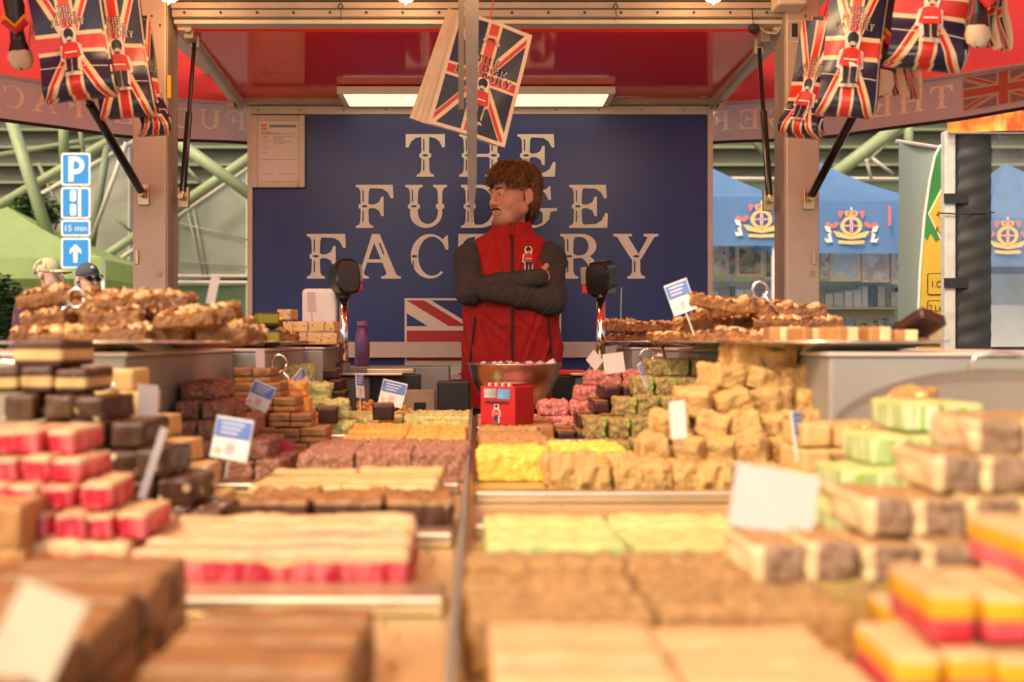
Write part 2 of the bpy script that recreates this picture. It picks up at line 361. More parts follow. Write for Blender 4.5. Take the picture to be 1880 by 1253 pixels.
# guard emblem, unit height, x centred: (colour key, polygon)
def _ov(cx, cy, rx, ry, n=10): return [(cx + rx * math.cos(2 * math.pi * i / n), cy + ry * math.sin(2 * math.pi * i / n)) for i in range(n)]
GUARD = [
 ('o', [(-.1, .98), (.1, .98), (.15, .86), (.13, .70), (.22, .64), (.25, .36), (.17, .33), (.16, .02), (.2, -.03), (-.2, -.03), (-.16, .02), (-.17, .33), (-.25, .36), (-.22, .64), (-.13, .70), (-.15, .86)]),
 ('k', _ov(0, .86, .105, .115)), ('s', _ov(0, .755, .06, .05)), ('k', [(-.055, .735), (.055, .735), (.02, .70), (-.02, .70)]),
 ('r', [(-.16, .66), (-.05, .69), (.05, .69), (.16, .66), (.21, .40), (.15, .38), (.13, .5), (.14, .36), (-.14, .36), (-.13, .5), (-.15, .38), (-.21, .40)]),
 ('o', [(-.13, .475), (.13, .475), (.13, .50), (-.13, .50)]), ('k', [(-.13, .36), (-.01, .36), (-.02, .04), (-.11, .04)]), ('k', [(.01, .36), (.13, .36), (.11, .04), (.02, .04)]),
 ('k', [(-.17, .0), (-.02, .0), (-.02, .05), (-.12, .05)]), ('k', [(.02, .0), (.17, .0), (.12, .05), (.02, .05)]),
]
GM = [M_['cream'], M_['dark_ink'], pm('guard_red', (.62, .03, .02), .5, 0, .05), pm('guard_face', (.75, .55, .4), .6)]
GI = {'o': 0, 'k': 1, 'r': 2, 's': 3}
def guard_into(mb, fn, step=.0012, base=.001, order=GI):
    """fn((x,y), h) -> 3-D point, h = height above the surface"""
    for i, (k, poly) in enumerate(GUARD):
        mb.add([fn(p, base + step * i) for p in poly], [list(range(len(poly)))], order[k])
def text_into(mb, lines, fn, size, lead=1.2, mat=0, base=.002, outline=None, gap=.2):
    for li, s in enumerate(lines):
        w = line_width(s, gap) * size
        for ci, (c, x) in enumerate(glyphs(s, gap)):
            for pi, poly in enumerate(GLYPH[c][1]):
                P = [((x + p[0]) * size - w / 2, -li * size * lead + p[1] * size) for p in poly]
                mb.add([fn(p, base + .0004 * pi + .0001 * (ci % 2)) for p in P], [list(range(len(P)))], mat)
def text_mesh(name, s, size, mat, align='LEFT', ext=0.0):
    cu = bpy.data.curves.new(name, 'FONT'); cu.body = s; cu.size = size; cu.align_x = align; cu.extrude = ext; cu.resolution_u = 3
    o = bpy.data.objects.new(name, cu); col.objects.link(o)
    dg = bpy.context.evaluated_depsgraph_get(); me = bpy.data.meshes.new_from_object(o.evaluated_get(dg))
    bpy.data.objects.remove(o); bpy.data.curves.remove(cu)
    me.materials.clear(); me.materials.append(mat); me.name = name
    return me

# ------------------------------------------------------------------ ground
mb = MB(); mb.bx(-120, 120, -60, 160, -.2, 0)
g = mb.build('ground', pm('paving', (.20, .18, .15), .85, 0, .2, 1.2, bump=.3, bscale=6)); tag(g, kind='structure')
mb = MB(); mb.bx(-1.3, 1.3, .3, 5.0, .004, .04)
g = mb.build('stall_floor', pm('stall_floor_rubber', (.05, .05, .05), .7)); tag(g, kind='structure')

# ------------------------------------------------------------------ the stall: posts, ceiling, hatches, sign wall
DP, DW = 3.75, 4.90
ZCEIL = 2.25
stall = thing('fudge_stall', 'open red and grey market stall trailer with navy sign wall', 'stall', (0, 4.3, 0))
# sign wall
wall = MB().bx(X(462, DW), X(1300, DW), DW, DW + .05, .25, Z(209, DW)).build('sign_panel', M_['blue'], stall, bev=.002)
fr = MB()
xl, xr, zt = X(455, DW), X(1308, DW), Z(196, DW)
fr.bx(xl, X(464.5, DW), DW - .014, DW + .06, .25, zt); fr.bx(X(1298.5, DW), xr, DW - .014, DW + .06, .25, zt)
fr.bx(X(464.5, DW), X(1298.5, DW), DW - .012, DW + .058, Z(211, DW), zt)
fr.build('panel_trim', M_['alu_light'], wall, bev=.003)
rv = MB()
for px in range(475, 1300, 78): rv.ell((X(px, DW), DW - .013, Z(203, DW)), (.006, .004, .006), 8, 5)
rv.build('rivets', M_['alu'], wall, smooth=True)
LETTERS = [('THE', 745, 1020, 247, 325), ('FUDGE', 652, 1116, 340, 419), ('FACTORY', 562, 1210, 430, 512)]
for s, x0, x1, y0, y1 in LETTERS:
    h = (y1 - y0) / FPX * DW; zb = Z(y1, DW); xx0, xx1 = X(x0, DW), X(x1, DW)
    gw = sum(GLYPH[c][0] for c in s); wid = xx1 - xx0
    sx = h * .92; gap = (wid - gw * sx) / (len(s) - 1)
    x = xx0
    for c in s:
        w_, polys, sl = GLYPH[c]; mb = MB()
        for pi, poly in enumerate(polys):
            P = [(x + p[0] * sx, zb + p[1] * h) for p in poly]
            mb.prism(P, lambda p: (p[0], DW - .0005, p[1]), lambda p, pi=pi: (p[0], DW - .004 - .0004 * pi, p[1]))
        for poly in sl:
            P = [(x + p[0] * sx, zb + p[1] * h) for p in poly]
            mb.add([(p[0], DW - .0062, p[1]) for p in P], [list(range(len(P)))], 1)
        mb.build('letter', [M_['cream'], M_['blue']], wall)
        x += w_ * sx + gap
# union flag on the sign wall
fx0, fx1, fz1, fz0 = X(743, DW), X(1030, DW), Z(548, DW), Z(722, DW)
FLAGW = flagmat('wall_union_flag', (fx1 - fx0) / (fz1 - fz0), (.016, .038, .195), (.82, .76, .66), (.50, .02, .02), rough=.45, border=.022, cross=(.160, .205), diag=(.048, .125))
mb = MB(); mb.sheet(lambda u, v: (fx0 + (fx1 - fx0) * u, DW - .004, fz0 + (fz1 - fz0) * v), 1, 1)
mb.build('union_flag', FLAGW, wall, fixn=False)
# ceiling and roof
mb = MB(); mb.bx(-1.125, 1.125, DP + .06, DW + .03, ZCEIL, ZCEIL + .03); mb.build('ceiling', M_['red_gloss'], stall)
mb = MB(); mb.bx(-1.34, 1.34, DP - .02, DW + .12, ZCEIL + .16, ZCEIL + .22); mb.build('roof', M_['white'], stall)
# rails
mb = MB()
zb = Z(47, DP)
mb.bx(X(322, DP), X(1437, DP), DP - .02, DP + .05, zb, Z(39, DP), 1)
mb.bx(X(322, DP), X(1437, DP), DP - .045, DP + .04, Z(38, DP), Z(25, DP), 0)
mb.bx(X(322, DP), X(1437, DP), DP - .055, DP + .03, Z(24, DP), Z(13, DP), 0)
mb.bx(X(322, DP), X(1437, DP), DP - .03, DP + .03, Z(12.5, DP), Z(10.5, DP), 2)
mb.bx(X(322, DP), X(1437, DP), DP - .06, DP + .03, Z(10, DP), Z(4, DP), 0)
mb.build('front_rail', [M_['alu'], M_['alu_light'], M_['black']], stall, bev=.003)
sc_ = MB()
for px in range(345, 1440, 66): sc_.tube((X(px, DP), DP - .0455, Z(31, DP)), (X(px, DP), DP - .049, Z(31, DP)), .005, n=8)
sc_.build('screws', M_['rubber'], stall)
for px in (625, 1130):
    mb = MB(); a = W(px, 12, DP - .07); mb.path([a + Vector((0, 0, .012)), a + Vector((.009, 0, 0)), a + Vector((0, 0, -.012)), a + Vector((-.009, 0, 0)), a + Vector((0, 0, .012))], .0025, 6); mb.path([a + Vector((0, 0, -.012)), a + Vector((.003, 0, -.035)), a + Vector((-.002, 0, -.05))], .0015, 5)
    mb.build('eye_hook', M_['rubber'], stall)
mb = MB()
mb.bx(-1.14, 1.13, DW - .05, DW + .02, Z(195, DW), Z(178, DW)); mb.build('rear_rail', M_['alu'], stall, bev=.003)
for sg, pa, pb in ((-1, W(338, 42, DP + .02), W(438, 188, DW - .02)), (1, W(1433, 42, DP + .02), W(1312, 188, DW - .02))):
    mb = MB(); d = (pb - pa); L_ = d.length; q = d.to_track_quat('Y', 'Z').to_matrix()
    mb.box((pa + pb) / 2, (.05, L_, .055), 0, q); mb.box((pa + pb) / 2 + Vector((sg * -.012, 0, -.03)), (.02, L_, .008), 1, q)
    mb.build('side_rail', [M_['alu_light'], M_['alu']], stall, bev=.003)
    mb = MB(); mb.box(pb + Vector((sg * .01, -.08, -.035)), (.03, .07, .02)); mb.build('rail_bracket', M_['brass'], stall)
# posts
for sg, a0, a1 in ((-1, 243, 305), (1, 1443, 1505)):
    x0, x1 = X(a0, DP - .06), X(a1, DP - .06)
    po = MB().bx(x0, x1, DP - .06, DP + .09, .04, ZCEIL + .16).build('post', M_['post'], stall, bev=.006)
    mb = MB(); xi = x1 if sg < 0 else x0
    mb.bx(xi - .002 if sg < 0 else xi - .004, xi + .004 if sg < 0 else xi + .002, DP - .05, DP + .02, 1.2, ZCEIL + .1)
    mb.build('guide_channel', M_['alu'], po)
    for k, (px, py) in enumerate([((a0 + a1) / 2 + 18, 503), ((a0 + a1) / 2 - 18, 505)][:1] + [((a0 + a1) / 2 + 5, 30), ((a0 + a1) / 2 + 20, 47), ((a0 + a1) / 2 - 9, 116)]):
        m_ = MB(); m_.tube((X(px, DP - .06), DP - .0602, Z(py, DP - .06)), (X(px, DP - .06), DP - .064, Z(py, DP - .06)), .011 if k == 0 else .004, n=12)
        m_.build('bolt', M_['alu'] if k == 0 else M_['rubber'], po)
    px = 252 if sg < 0 else 1494
    MB().bx(X(px - 3, DP - .06), X(px + 3, DP - .06), DP - .068, DP - .0602, Z(486, DP - .06), Z(459, DP - .06)).build('catch', M_['brass'], po, bev=.002)
    if sg < 0:
        MB().bx(X(307, DP - .06), X(316, DP - .06) - .004, DP - .0615, DP - .0602 + .0006, Z(180, DP - .06), Z(139, DP - .06)).build('yellow_sticker', M_['yellow_st'], po)
    else:
        lp = MB()
        cx, cz = X(1459, DP - .06), Z(58, DP - .06)
        pts = [(-.027, .037), (.027, .037), (.027, -.02), (.02, -.026), (.02, -.037), (-.027, -.037), (-.027, .037)]
        lp.path([(cx + a, DP - .0612, cz + b) for a, b in pts], .0016, 4); lp.bx(cx - .010, cx + .010, DP - .062, DP - .0602, cz - .02, cz + .028, 1)
        lp.build('sticker_outline', [M_['cream'], M_['rubber']], po)
        MB().bx(X(1420, DP - .1), X(1473, DP - .1), DP - .16, DP - .0605, Z(18, DP - .1), ZCEIL + .17).build('junction_box', M_['alu_light'], stall, bev=.008)
# front hatch (raised over the customers), red underside
mb = MB()
a, b_ = Vector((0, DP - .07, Z(4, DP))), Vector((0, 1.55, 2.86))
d = b_ - a; q = d.to_track_quat('Y', 'Z').to_matrix()
mb.box((a + b_) / 2 + Vector((0, 0, .03)), (2.4, d.length, .03), 0, q); mb.build('front_hatch', M_['red_gloss'], stall, bev=.004)
# gas struts
def strut(p_top, p_bot, frac, r=.0125, body_low=True, chrome=True):
    st = MB(); d = p_bot - p_top; m = p_top + d * frac
    (st.tube(p_top, m, r * .62, n=12, mat=0), st.tube(m, p_bot - d.normalized() * .02, r, n=14, mat=0)) if body_low else (st.tube(p_top, m, r, n=14), st.tube(m, p_bot, r * .6, n=10))
    st.tube(p_bot - d.normalized() * .025, p_bot + d.normalized() * .012, r * .7, n=8, mat=1)
    o = st.build('gas_strut', [M_['black_gloss'], M_['brass']], stall, smooth=False)
    br = MB(); br.box(p_bot + Vector((0, .015, 0)), (.04, .02, .075)); br.tube(p_bot + Vector((0, -.03, 0)), p_bot + Vector((0, .02, 0)), .012, n=10)
    br.build('bracket', M_['brass'], o, bev=.002)
    br = MB(); br.box(p_top + Vector((0, .012, .01)), (.035, .03, .06)); br.build('end_bracket', M_['alu'], o, bev=.002)
    return o
strut(W(357, 78, 3.86), W(335, 362, 3.76), .46)
strut(W(1394, 90, 3.86), W(1413, 368, 3.76), .42)
strut(W(150, 165, 3.1), W(262, 357, 3.67), .12, .0145)
strut(W(1600, 150, 3.1), W(1487, 365, 3.67), .12, .0145)
for px, py in ((352, 60), (1400, 66)):
    p = W(px, py, 3.84); MB().box(p, (.035, .09, .07)).build('hinge_block', M_['alu'], stall, bev=.004)
# cables by the right rail corner
mb = MB()
mb.path([W(1436, 20, 3.74), W(1438, 45, 3.74), W(1425, 62, 3.75), W(1405, 60, 3.76), W(1396, 50, 3.77)], .004, 6)
mb.path([W(1380, -6, 3.7), W(1381, 28, 3.7), W(1384, 48, 3.7)], .0018, 5, 1)
mb.path([W(1305, 176, 4.82), W(1290, 178, 4.82), W(1270, 174, 4.82), W(1140, 178, 4.82), W(1128, 180, 4.8)], .004, 6)
mb.build('cable', [M_['alu_light'], M_['rubber']], stall)
mb = MB(); p = W(1384, 53, 3.72); mb.ell(p, (.022, .02, .018)); mb.build('cable_knot', M_['rubber'], stall)

# LED batten on the ceiling
lt = thing('ceiling_light', 'long white ceiling light with lit panel above the sign', 'light', (0, 4.5, 2.145))
mb = MB(); lx0, lx1 = X(618, 4.6), X(1130, 4.6)
mb.bx(lx0, lx1, 4.60, 4.845, 2.211, ZCEIL - .004); mb.build('housing', M_['white'], lt, bev=.004)
mb = MB(); mb.bx(lx0 + .03, lx1 - .03, 4.612, 4.83, 2.2065, 2.2105)
mb.build('diffuser', pm('led_panel', (.6, .58, .5), .5, emit=(1.0, .86, .66), emit_s=LED_E), lt)

# framed notice
nf = thing('notice_frame', 'white framed printed notice at top left of the navy sign wall', 'notice', (X(511, DW), DW, Z(345, DW)))
x0, x1, z0, z1 = X(462, DW - .02), X(560, DW - .02), Z(345, DW - .02), Z(212, DW - .02)
mb = MB(); fw = .03
mb.bx(x0, x0 + fw, DW - .03, DW - .0145, z0, z1); mb.bx(x1 - fw, x1, DW - .03, DW - .0145, z0, z1)
mb.bx(x0 + fw, x1 - fw, DW - .03, DW - .0145, z0, z0 + fw); mb.bx(x0 + fw, x1 - fw, DW - .03, DW - .0145, z1 - fw, z1)
mb.build('frame', M_['alu_light'], nf, bev=.005)
MB().bx(x0 + fw, x1 - fw, DW - .022, DW - .0145, z0 + fw, z1 - fw).build('paper', pm('notice_paper', (.78, .70, .66), .6, 0, .02), nf)
pr = MB(); px0, px1, pz1 = x0 + fw, x1 - fw, z1 - fw; pw = px1 - px0; ph = z1 - z0 - 2 * fw
def pbox(a, b, c, d, m): pr.bx(px0 + a * pw, px0 + b * pw, DW - .0228, DW - .0221, pz1 - c * ph, pz1 - d * ph, m)
pbox(.08, .22, .04, .09, 0); pbox(.08, .22, .10, .145, 0); pbox(.28, .94, .055, .10, 1)
for i, (a, b, c) in enumerate([(.08, .3, .17), (.08, .5, .19), (.08, .88, .205), (.1, .26, .25), (.1, .22, .28), (.1, .3, .33), (.1, .25, .37), (.1, .3, .42), (.12, .24, .46), (.12, .24, .52), (.38, .9, .245), (.38, .6, .27), (.38, .64, .30), (.38, .8, .33), (.38, .66, .36), (.1, .95, .63), (.1, .4, .87), (.52, .9, .87)]):
    pbox(a, b, c, c + .011, 2)
pr.build('print', [pm('print_orange', (.8, .3, .1), .6), pm('print_bar', (.25, .25, .27), .6), pm('print_grey', (.45, .38, .36), .6)], nf)

# pale rail and back bench along the sign wall
mb = MB(); mb.bx(X(480, 4.86), X(1345, 4.86), 4.82, 4.875, Z(657, 4.84), Z(628, 4.84)); mb.build('wall_rail', pm('rail_pale', (.62, .53, .46), .5, 0, .06), stall, bev=.004)
bb = thing('back_bench', 'low pale work bench against the navy sign wall', 'bench', (0, 4.7, .04))
mb = MB(); mb.bx(-1.05, 1.05, 4.56, 4.86, Z(697, 4.6), Z(692, 4.6)); mb.build('worktop', M_['alu_light'], bb, bev=.003)
mb = MB(); mb.bx(-1.03, 1.03, 4.6, 4.86, .042, Z(698, 4.6)); mb.build('cabinet', M_['grey_shelf'], bb)

# ------------------------------------------------------------------ side awnings with lettered valances
def awning(sg, label):
    aw = thing('side_awning', label, 'awning', (sg * 2.0, 4.0, 2.1))
    curve = [(1.155, 5.2), (1.45, 5.1), (1.75, 4.95), (2.15, 4.62), (2.42, 4.38), (2.75, 4.0), (3.0, 3.4), (3.1, 2.4), (3.1, 1.2)]
    cp = [Vector((sg * a, b, 0)) for a, b in curve]
    seg = [0]
    for i in range(1, len(cp)): seg.append(seg[-1] + (cp[i] - cp[i - 1]).length)
    def at(s):
        for i in range(1, len(seg)):
            if s <= seg[i] or i == len(seg) - 1:
                t = (s - seg[i - 1]) / (seg[i] - seg[i - 1]); return cp[i - 1].lerp(cp[i], t), (cp[i] - cp[i - 1]).normalized()
    Lt = seg[-1]; ZT, ZB = 2.292, 2.109
    def vf(s, z, off=0):
        p, t = at(max(0, min(Lt, s))); n = Vector((t.y, -t.x, 0))
        if n.y > 0: n = -n
        w = .012 * math.sin(s * 9) * (ZT - z) / (ZT - ZB)
        return Vector((p.x, p.y, z - .012 * math.sin(min(1, s / 1.4) * math.pi) * (1 if z < 2.2 else .5))) + n * (off + w)
    va = MB().sheet(lambda u, v: vf(u * Lt, ZB + (ZT - ZB) * v), 60, 3, uv=False).build('valance', M_['valance'], aw, smooth=True)
    MB().sheet(lambda u, v: vf(u * Lt, ZB - .012 + .016 * v, .003), 60, 1, uv=False).build('hem', M_['rubber'], va)
    # lettering is on the street side, so it shows mirrored from inside
    def word(): return MB()
    lm = None
    def put(s, start, size, z):
        lm = MB()
        for c, x in glyphs(s, .28):
            for pi, poly in enumerate(GLYPH[c][1]):
                lm.add([vf(start + (x + p[0]) * size, z + p[1] * size, .004 + .0005 * pi) for p in poly], [list(range(len(poly)))])
        lm.build('lettering', M_['valance_text'], va, fixn=False)
    if sg < 0: put('FUDGE', .02, .098, 2.165); put('FACTORY', .80, .098, 2.165)
    else:
        def putr(s, start, size, z):
            tot = line_width(s, .28) * size; lm = MB()
            for c, x in glyphs(s, .28):
                for pi, poly in enumerate(GLYPH[c][1]):
                    lm.add([vf(start + tot - (x + p[0]) * size, z + p[1] * size, .004 + .0005 * pi) for p in poly], [list(range(len(poly)))])
            lm.build('lettering', M_['valance_text'], va, fixn=False)
        putr('F', .03, .098, 2.165); putr('GE', .17, .098, 2.165); putr('THE', .80, .098, 2.165)
        s0 = 1.20; fm = flagmat('valance_union_flag', 1.9, (.36, .25, .26), (.66, .52, .38), (.62, .16, .10), t=.3, rough=.7, border=.03)
        MB().sheet(lambda u, v: vf(s0 + .34 * u, 2.135 + .15 * v, .005), 6, 2).build('union_flag', fm, va, fixn=False)
    def cf(u, v):
        p, t = at(u * Lt); o = Vector((p.x, p.y, ZT)); i_ = Vector((sg * 1.16, min(p.y, 5.0) if u > .06 else p.y, 2.46 if u > .06 else 2.34))
        q = o.lerp(i_, v); q.z += .03 * math.sin(v * math.pi) + .008 * math.sin(u * 40) * math.sin(v * math.pi); return q
    MB().sheet(cf, 50, 8, uv=False).build('canopy', M_['red_cloth'], aw, smooth=True)
    MB().path([at(Lt * i / 40)[0] + Vector((0, -.02, ZT + .004)) for i in range(41)], .011, 8).build('edge_tube', M_['alu_light'], aw, smooth=True)
    return aw
awning(-1, 'red awning with mirrored pale valance lettering on the left side of the stall')
awning(1, 'red awning with pale valance and faded union flag on the right side')
# ------------------------------------------------------------------ counter with trays, glass lip and side shelves
ZF = ZC - .27                                   # tray floor
counter = thing('display_counter', 'long steel display counter with sunken trays full of fudge', 'counter', (0, 2, .04))
mb = MB(); mb.bx(-1.2, 1.2, .5, 3.72, ZF - .03, ZF); mb.build('tray_floor', M_['steel_tray'], counter)
mb = MB(); mb.bx(-1.19, 1.19, .52, 3.70, .042, ZF - .032); mb.build('counter_base', M_['grey_shelf'], counter)
XD = -.0185
RIM = .020
for x0, x1, ds in ((-.62, XD - .014, [(.52, .58), (1.0, 1.065), (1.335, 1.385), (1.80, 1.85), (2.28, 2.32), (2.74, 2.78), (3.50, 3.54)]),
                   (XD + .014, .62, [(.52, .58), (1.395, 1.46), (1.70, 1.735), (2.17, 2.2), (2.60, 2.63), (3.0, 3.03), (3.50, 3.54)])):
    for d0, d1 in ds:
        mb = MB(); mb.bx(x0, x1, d0, d1, ZF + .001, ZF + RIM); mb.build('tray_divider', M_['steel'], counter, bev=.004)
mb = MB(); mb.bx(XD - .008, XD + .008, .52, 3.5, ZF + .0015, ZF + .016); mb.build('centre_rail', M_['steel'], counter, bev=.002)
mb = MB(); mb.bx(XD - .0025, XD + .0025, .55, 3.48, ZF + .0165, ZF + .050); mb.build('glass_lip', M_['clear_edge'], counter)
for sg, label in ((-1, 'long grey raised shelf on the left side of the counter'), (1, 'long grey raised shelf on the right side of the counter')):
    sh = thing('raised_shelf', label, 'shelf', (sg * .9, 2.6, ZF))
    x0, x1 = (.63, 1.19)
    for i, (d0, d1, xi) in enumerate(((1.82, 2.62, .625), (2.63, 3.3, .56), (3.31, 3.7, .50))):
        a, b_ = sorted((sg * xi, sg * 1.19))
        p = MB().bx(a, b_, d0, d1, ZF + .001, ZC - .028).build('shelf_box', M_['grey_shelf'], sh, bev=.006)
        MB().bx(a - .004, b_ + .004, d0 - .004, d1 - .002, ZC - .0275, ZC - .020).build('shelf_top', M_['alu_light'], p, bev=.002)

# ------------------------------------------------------------------ confectionery pieces
def block_mesh(name, L, Wd, H, cell, amp, freq, rnd, seed, mats, layer=None, fine=0.0):
    nx, ny, nz = max(2, round(L / cell)), max(2, round(Wd / cell)), max(2, round(H / cell))
    idx = {}; V = []; F = []; mi = []
    half = Vector((L / 2, Wd / 2, H / 2)); off = Vector((seed * 3.7, seed * 1.3, seed * 7.1))
    def vert(i, j, k):
        key = (i, j, k)
        if key in idx: return idx[key]
        p = Vector((-L / 2 + L * i / nx, -Wd / 2 + Wd * j / ny, -H / 2 + H * k / nz))
        q = Vector([max(-half[a] + rnd, min(half[a] - rnd, p[a])) for a in range(3)])
        d = p - q; n = d.normalized() if d.length > 1e-7 else Vector((0, 0, 1))
        p = q + n * min(d.length, rnd)
        s = mnoise.noise(p * freq + off) * amp
        if fine: s += (abs(mnoise.noise(p * freq * 3.1 + off)) - .25) * fine
        p = p + n * s
        p.z = max(-H / 2, p.z) + H / 2
        idx[key] = len(V); V.append(tuple(p)); return idx[key]
    def quad(a, b, c, d, n):
        F.append([a, b, c, d])
        if layer:
            cc = sum((Vector(V[t]) for t in (a, b, c, d)), Vector()) / 4; mi.append(layer(cc.x / L + .5, cc.y / Wd + .5, cc.z / H, n))
        else: mi.append(0)
    for i in range(nx):
        for j in range(ny):
            quad(vert(i, j, 0), vert(i, j + 1, 0), vert(i + 1, j + 1, 0), vert(i + 1, j, 0), 'b')
            quad(vert(i, j, nz), vert(i + 1, j, nz), vert(i + 1, j + 1, nz), vert(i, j + 1, nz), 't')
    for i in range(nx):
        for k in range(nz):
            quad(vert(i, 0, k), vert(i + 1, 0, k), vert(i + 1, 0, k + 1), vert(i, 0, k + 1), 'f')
            quad(vert(i, ny, k), vert(i, ny, k + 1), vert(i + 1, ny, k + 1), vert(i + 1, ny, k), 'f')
    for j in range(ny):
        for k in range(nz):
            quad(vert(0, j, k), vert(0, j, k + 1), vert(0, j + 1, k + 1), vert(0, j + 1, k), 's')
            quad(vert(nx, j, k), vert(nx, j + 1, k), vert(nx, j + 1, k + 1), vert(nx, j, k + 1), 's')
    me = bpy.data.meshes.new(name); me.from_pydata(V, [], F)
    for m in mats: me.materials.append(m)
    me.polygons.foreach_set("material_index", mi); me.polygons.foreach_set("use_smooth", [True] * len(F)); me.update()
    return me
F_ = dict(
 brown=pm('fudge_brown', (.31, .135, .043), .5, 0, .2, 14, bump=.3, bscale=120, stripes=((.19, .072, .024), (6, 60, 60), .55), rvar=.12),
 toffee=pm('fudge_toffee', (.42, .19, .06), .5, 0, .2, 14, bump=.3, bscale=120, rvar=.12),
 creamtop=pm('fudge_cream', (.66, .41, .20), .5, 0, .08, 20, bump=.25, bscale=90, stripes=((.78, .24, .18), (5, 22, 30), .54), rvar=.05),
 pinkmix=pm('fudge_cream_over_pink', (.66, .41, .20), .5, 0, .08, 20, bump=.25, bscale=90, stripes=((.80, .26, .20), (5, 22, 30), .55), rvar=.05, zsplit=((.52, .010, .035), (.80, .17, .17), .036, .022, 22)),
 pink=pm('fudge_pink', (.55, .012, .035), .45, 0, .3, 12, c2=(.80, .16, .16), contrast=(.42, .62), rvar=.08),
 choc=pm('fudge_chocolate', (.075, .026, .011), .42, 0, .3, 25, bump=.3, bscale=120, spots=(.70, .52, .28), spot_scale=34, spot_size=.22, rvar=.15),
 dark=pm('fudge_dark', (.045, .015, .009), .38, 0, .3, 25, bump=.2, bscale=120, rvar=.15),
 vanilla=pm('fudge_vanilla', (.62, .40, .16), .5, 0, .1, 16, bump=.3, bscale=130, rvar=.06),
 cocoa=pm('coconut_cocoa', (.22, .075, .045), .75, 0, .4, 130, c2=(.50, .24, .16), bump=.8, bscale=260, contrast=(.35, .65), rvar=.1),
 orange=pm('coconut_orange', (.78, .25, .035), .7, 0, .3, 120, c2=(.88, .46, .13), bump=.8, bscale=260, rvar=.06),
 green=pm('coconut_green', (.34, .36, .07), .75, 0, .3, 120, c2=(.74, .68, .30), bump=.8, bscale=260, contrast=(.3, .62), rvar=.06),
 palegreen=pm('fudge_pale_green', (.42, .45, .15), .6, 0, .2, 45, c2=(.62, .56, .21), bump=.5, bscale=200, rvar=.06),
 mint=pm('fudge_mint_side', (.42, .50, .20), .55, 0, .2, 30, stripes=((.72, .70, .48), (60, 60, 4), .5), rvar=.08),
 limeside=pm('fudge_lime_strip', (.24, .50, .03), .5, 0, .1, 30),
 yellow=pm('coconut_yellow', (.80, .42, .025), .65, 0, .2, 90, c2=(.90, .66, .16), bump=.7, bscale=240, rvar=.05),
 crumb=pm('crumb_gold', (.52, .29, .10), .75, 0, .3, 110, c2=(.64, .38, .13), bump=.9, bscale=230, contrast=(.3, .65), rvar=.08),
 tancoco=pm('coconut_tan', (.30, .145, .055), .75, 0, .3, 110, c2=(.50, .265, .09), bump=.8, bscale=230, contrast=(.3, .66), rvar=.08),
 taupe=pm('coconut_taupe', (.26, .15, .10), .75, 0, .3, 120, c2=(.44, .27, .15), bump=.8, bscale=240, contrast=(.35, .65), rvar=.08),
 sesame=pm('coconut_sesame', (.20, .125, .035), .75, 0, .3, 130, c2=(.46, .32, .12), bump=.8, bscale=260, contrast=(.35, .65), rvar=.1),
 rose=pm('coconut_rose', (.62, .10, .10), .75, 0, .3, 110, c2=(.88, .42, .34), bump=.9, bscale=240, contrast=(.35, .62), rvar=.06),
 custard=pm('fudge_custard', (.70, .36, .015), .5, 0, .15, 18, rvar=.05),
 blush=pm('fudge_blush', (.66, .385, .18), .5, 0, .1, 16, bump=.25, bscale=100, stripes=((.84, .60, .22), (5, 20, 30), .62), rvar=.05),
 caramel=pm('nut_caramel', (.20, .055, .010), .55, 0, .35, 38, c2=(.44, .18, .045), bump=.8, bscale=110, contrast=(.3, .7), coat=.0, rvar=.25),
 nutbase=pm('nut_bar_side', (.13, .040, .009), .5, 0, .35, 38, c2=(.34, .13, .030), bump=.8, bscale=110, contrast=(.3, .7), rvar=.25),
 nut=pm('nut_pale', (.55, .27, .09), .4, 0, .3, 40, c2=(.74, .50, .25), coat=.0, rvar=.25),
 chip=pm('fudge_chip', (.70, .45, .19), .5, 0, .1, 20, spots=(.06, .02, .01), spot_scale=95, spot_size=.27, rvar=.06),
 whitef=pm('fudge_white', (.74, .53, .28), .5, 0, .06, 18, rvar=.05),
 olive=pm('fudge_olive', (.27, .24, .02), .5, 0, .15, 18),
)
def lay_top(x, y, z, n): return 0 if (n == 't' or z > .74 + .30 * mnoise.noise(Vector((x * 5.3, y * 3.1 + 2, z)))) else 1
KIND = {}
ONAME = dict(brown='brown_fudge_bar', toffee='toffee_fudge_bar', pinkslab='pink_fudge_slab', pinkblock='pink_fudge_block', chocchunk='chunky_chocolate_block', chocbar='chocolate_fudge_bar', chocwhite='layered_chocolate_block',
 vanilla='vanilla_fudge_bar', vanblock='vanilla_fudge_block', cocoa='cocoa_coconut_bar', cocoablock='cocoa_coconut_block', layered='layered_brown_block', orange='orange_coconut_bar', greenbar='green_coconut_bar', greenblock='green_coconut_block',
 darkcube='dark_chocolate_block', palegreen='pale_green_fudge_bar', mintblock='mint_fudge_block', yellow='yellow_coconut_bar', crumb='golden_crumb_bar', crumbblock='golden_crumb_lump', tancoco='tan_coconut_bar', taupeblock='brown_coconut_block',
 sesame='sesame_coconut_block', rose='pink_coconut_piece', custardblock='striped_fudge_block', blush='cream_fudge_bar', chip='chocolate_chip_cube', twotone='two_tone_fudge_block', olive='green_layered_block')
def kind(name, L, Wd, H, cell, amp, freq, rnd, mats, layer=None, fine=0.0, nv=3, cat='fudge', oname='fudge_bar'):
    oname = ONAME.get(name, oname); 
    if name != 'crumbblock': rnd *= .6; fine += .0022; amp *= 1.25; cell *= .85
    KIND[name] = dict(dims=(L, Wd, H), cat=cat, oname=oname,
        meshes=[block_mesh(oname, L, Wd, H, cell, amp, freq, rnd, i * 11 + len(name), [F_[m] for m in mats], layer, fine) for i in range(nv)])
B = .16
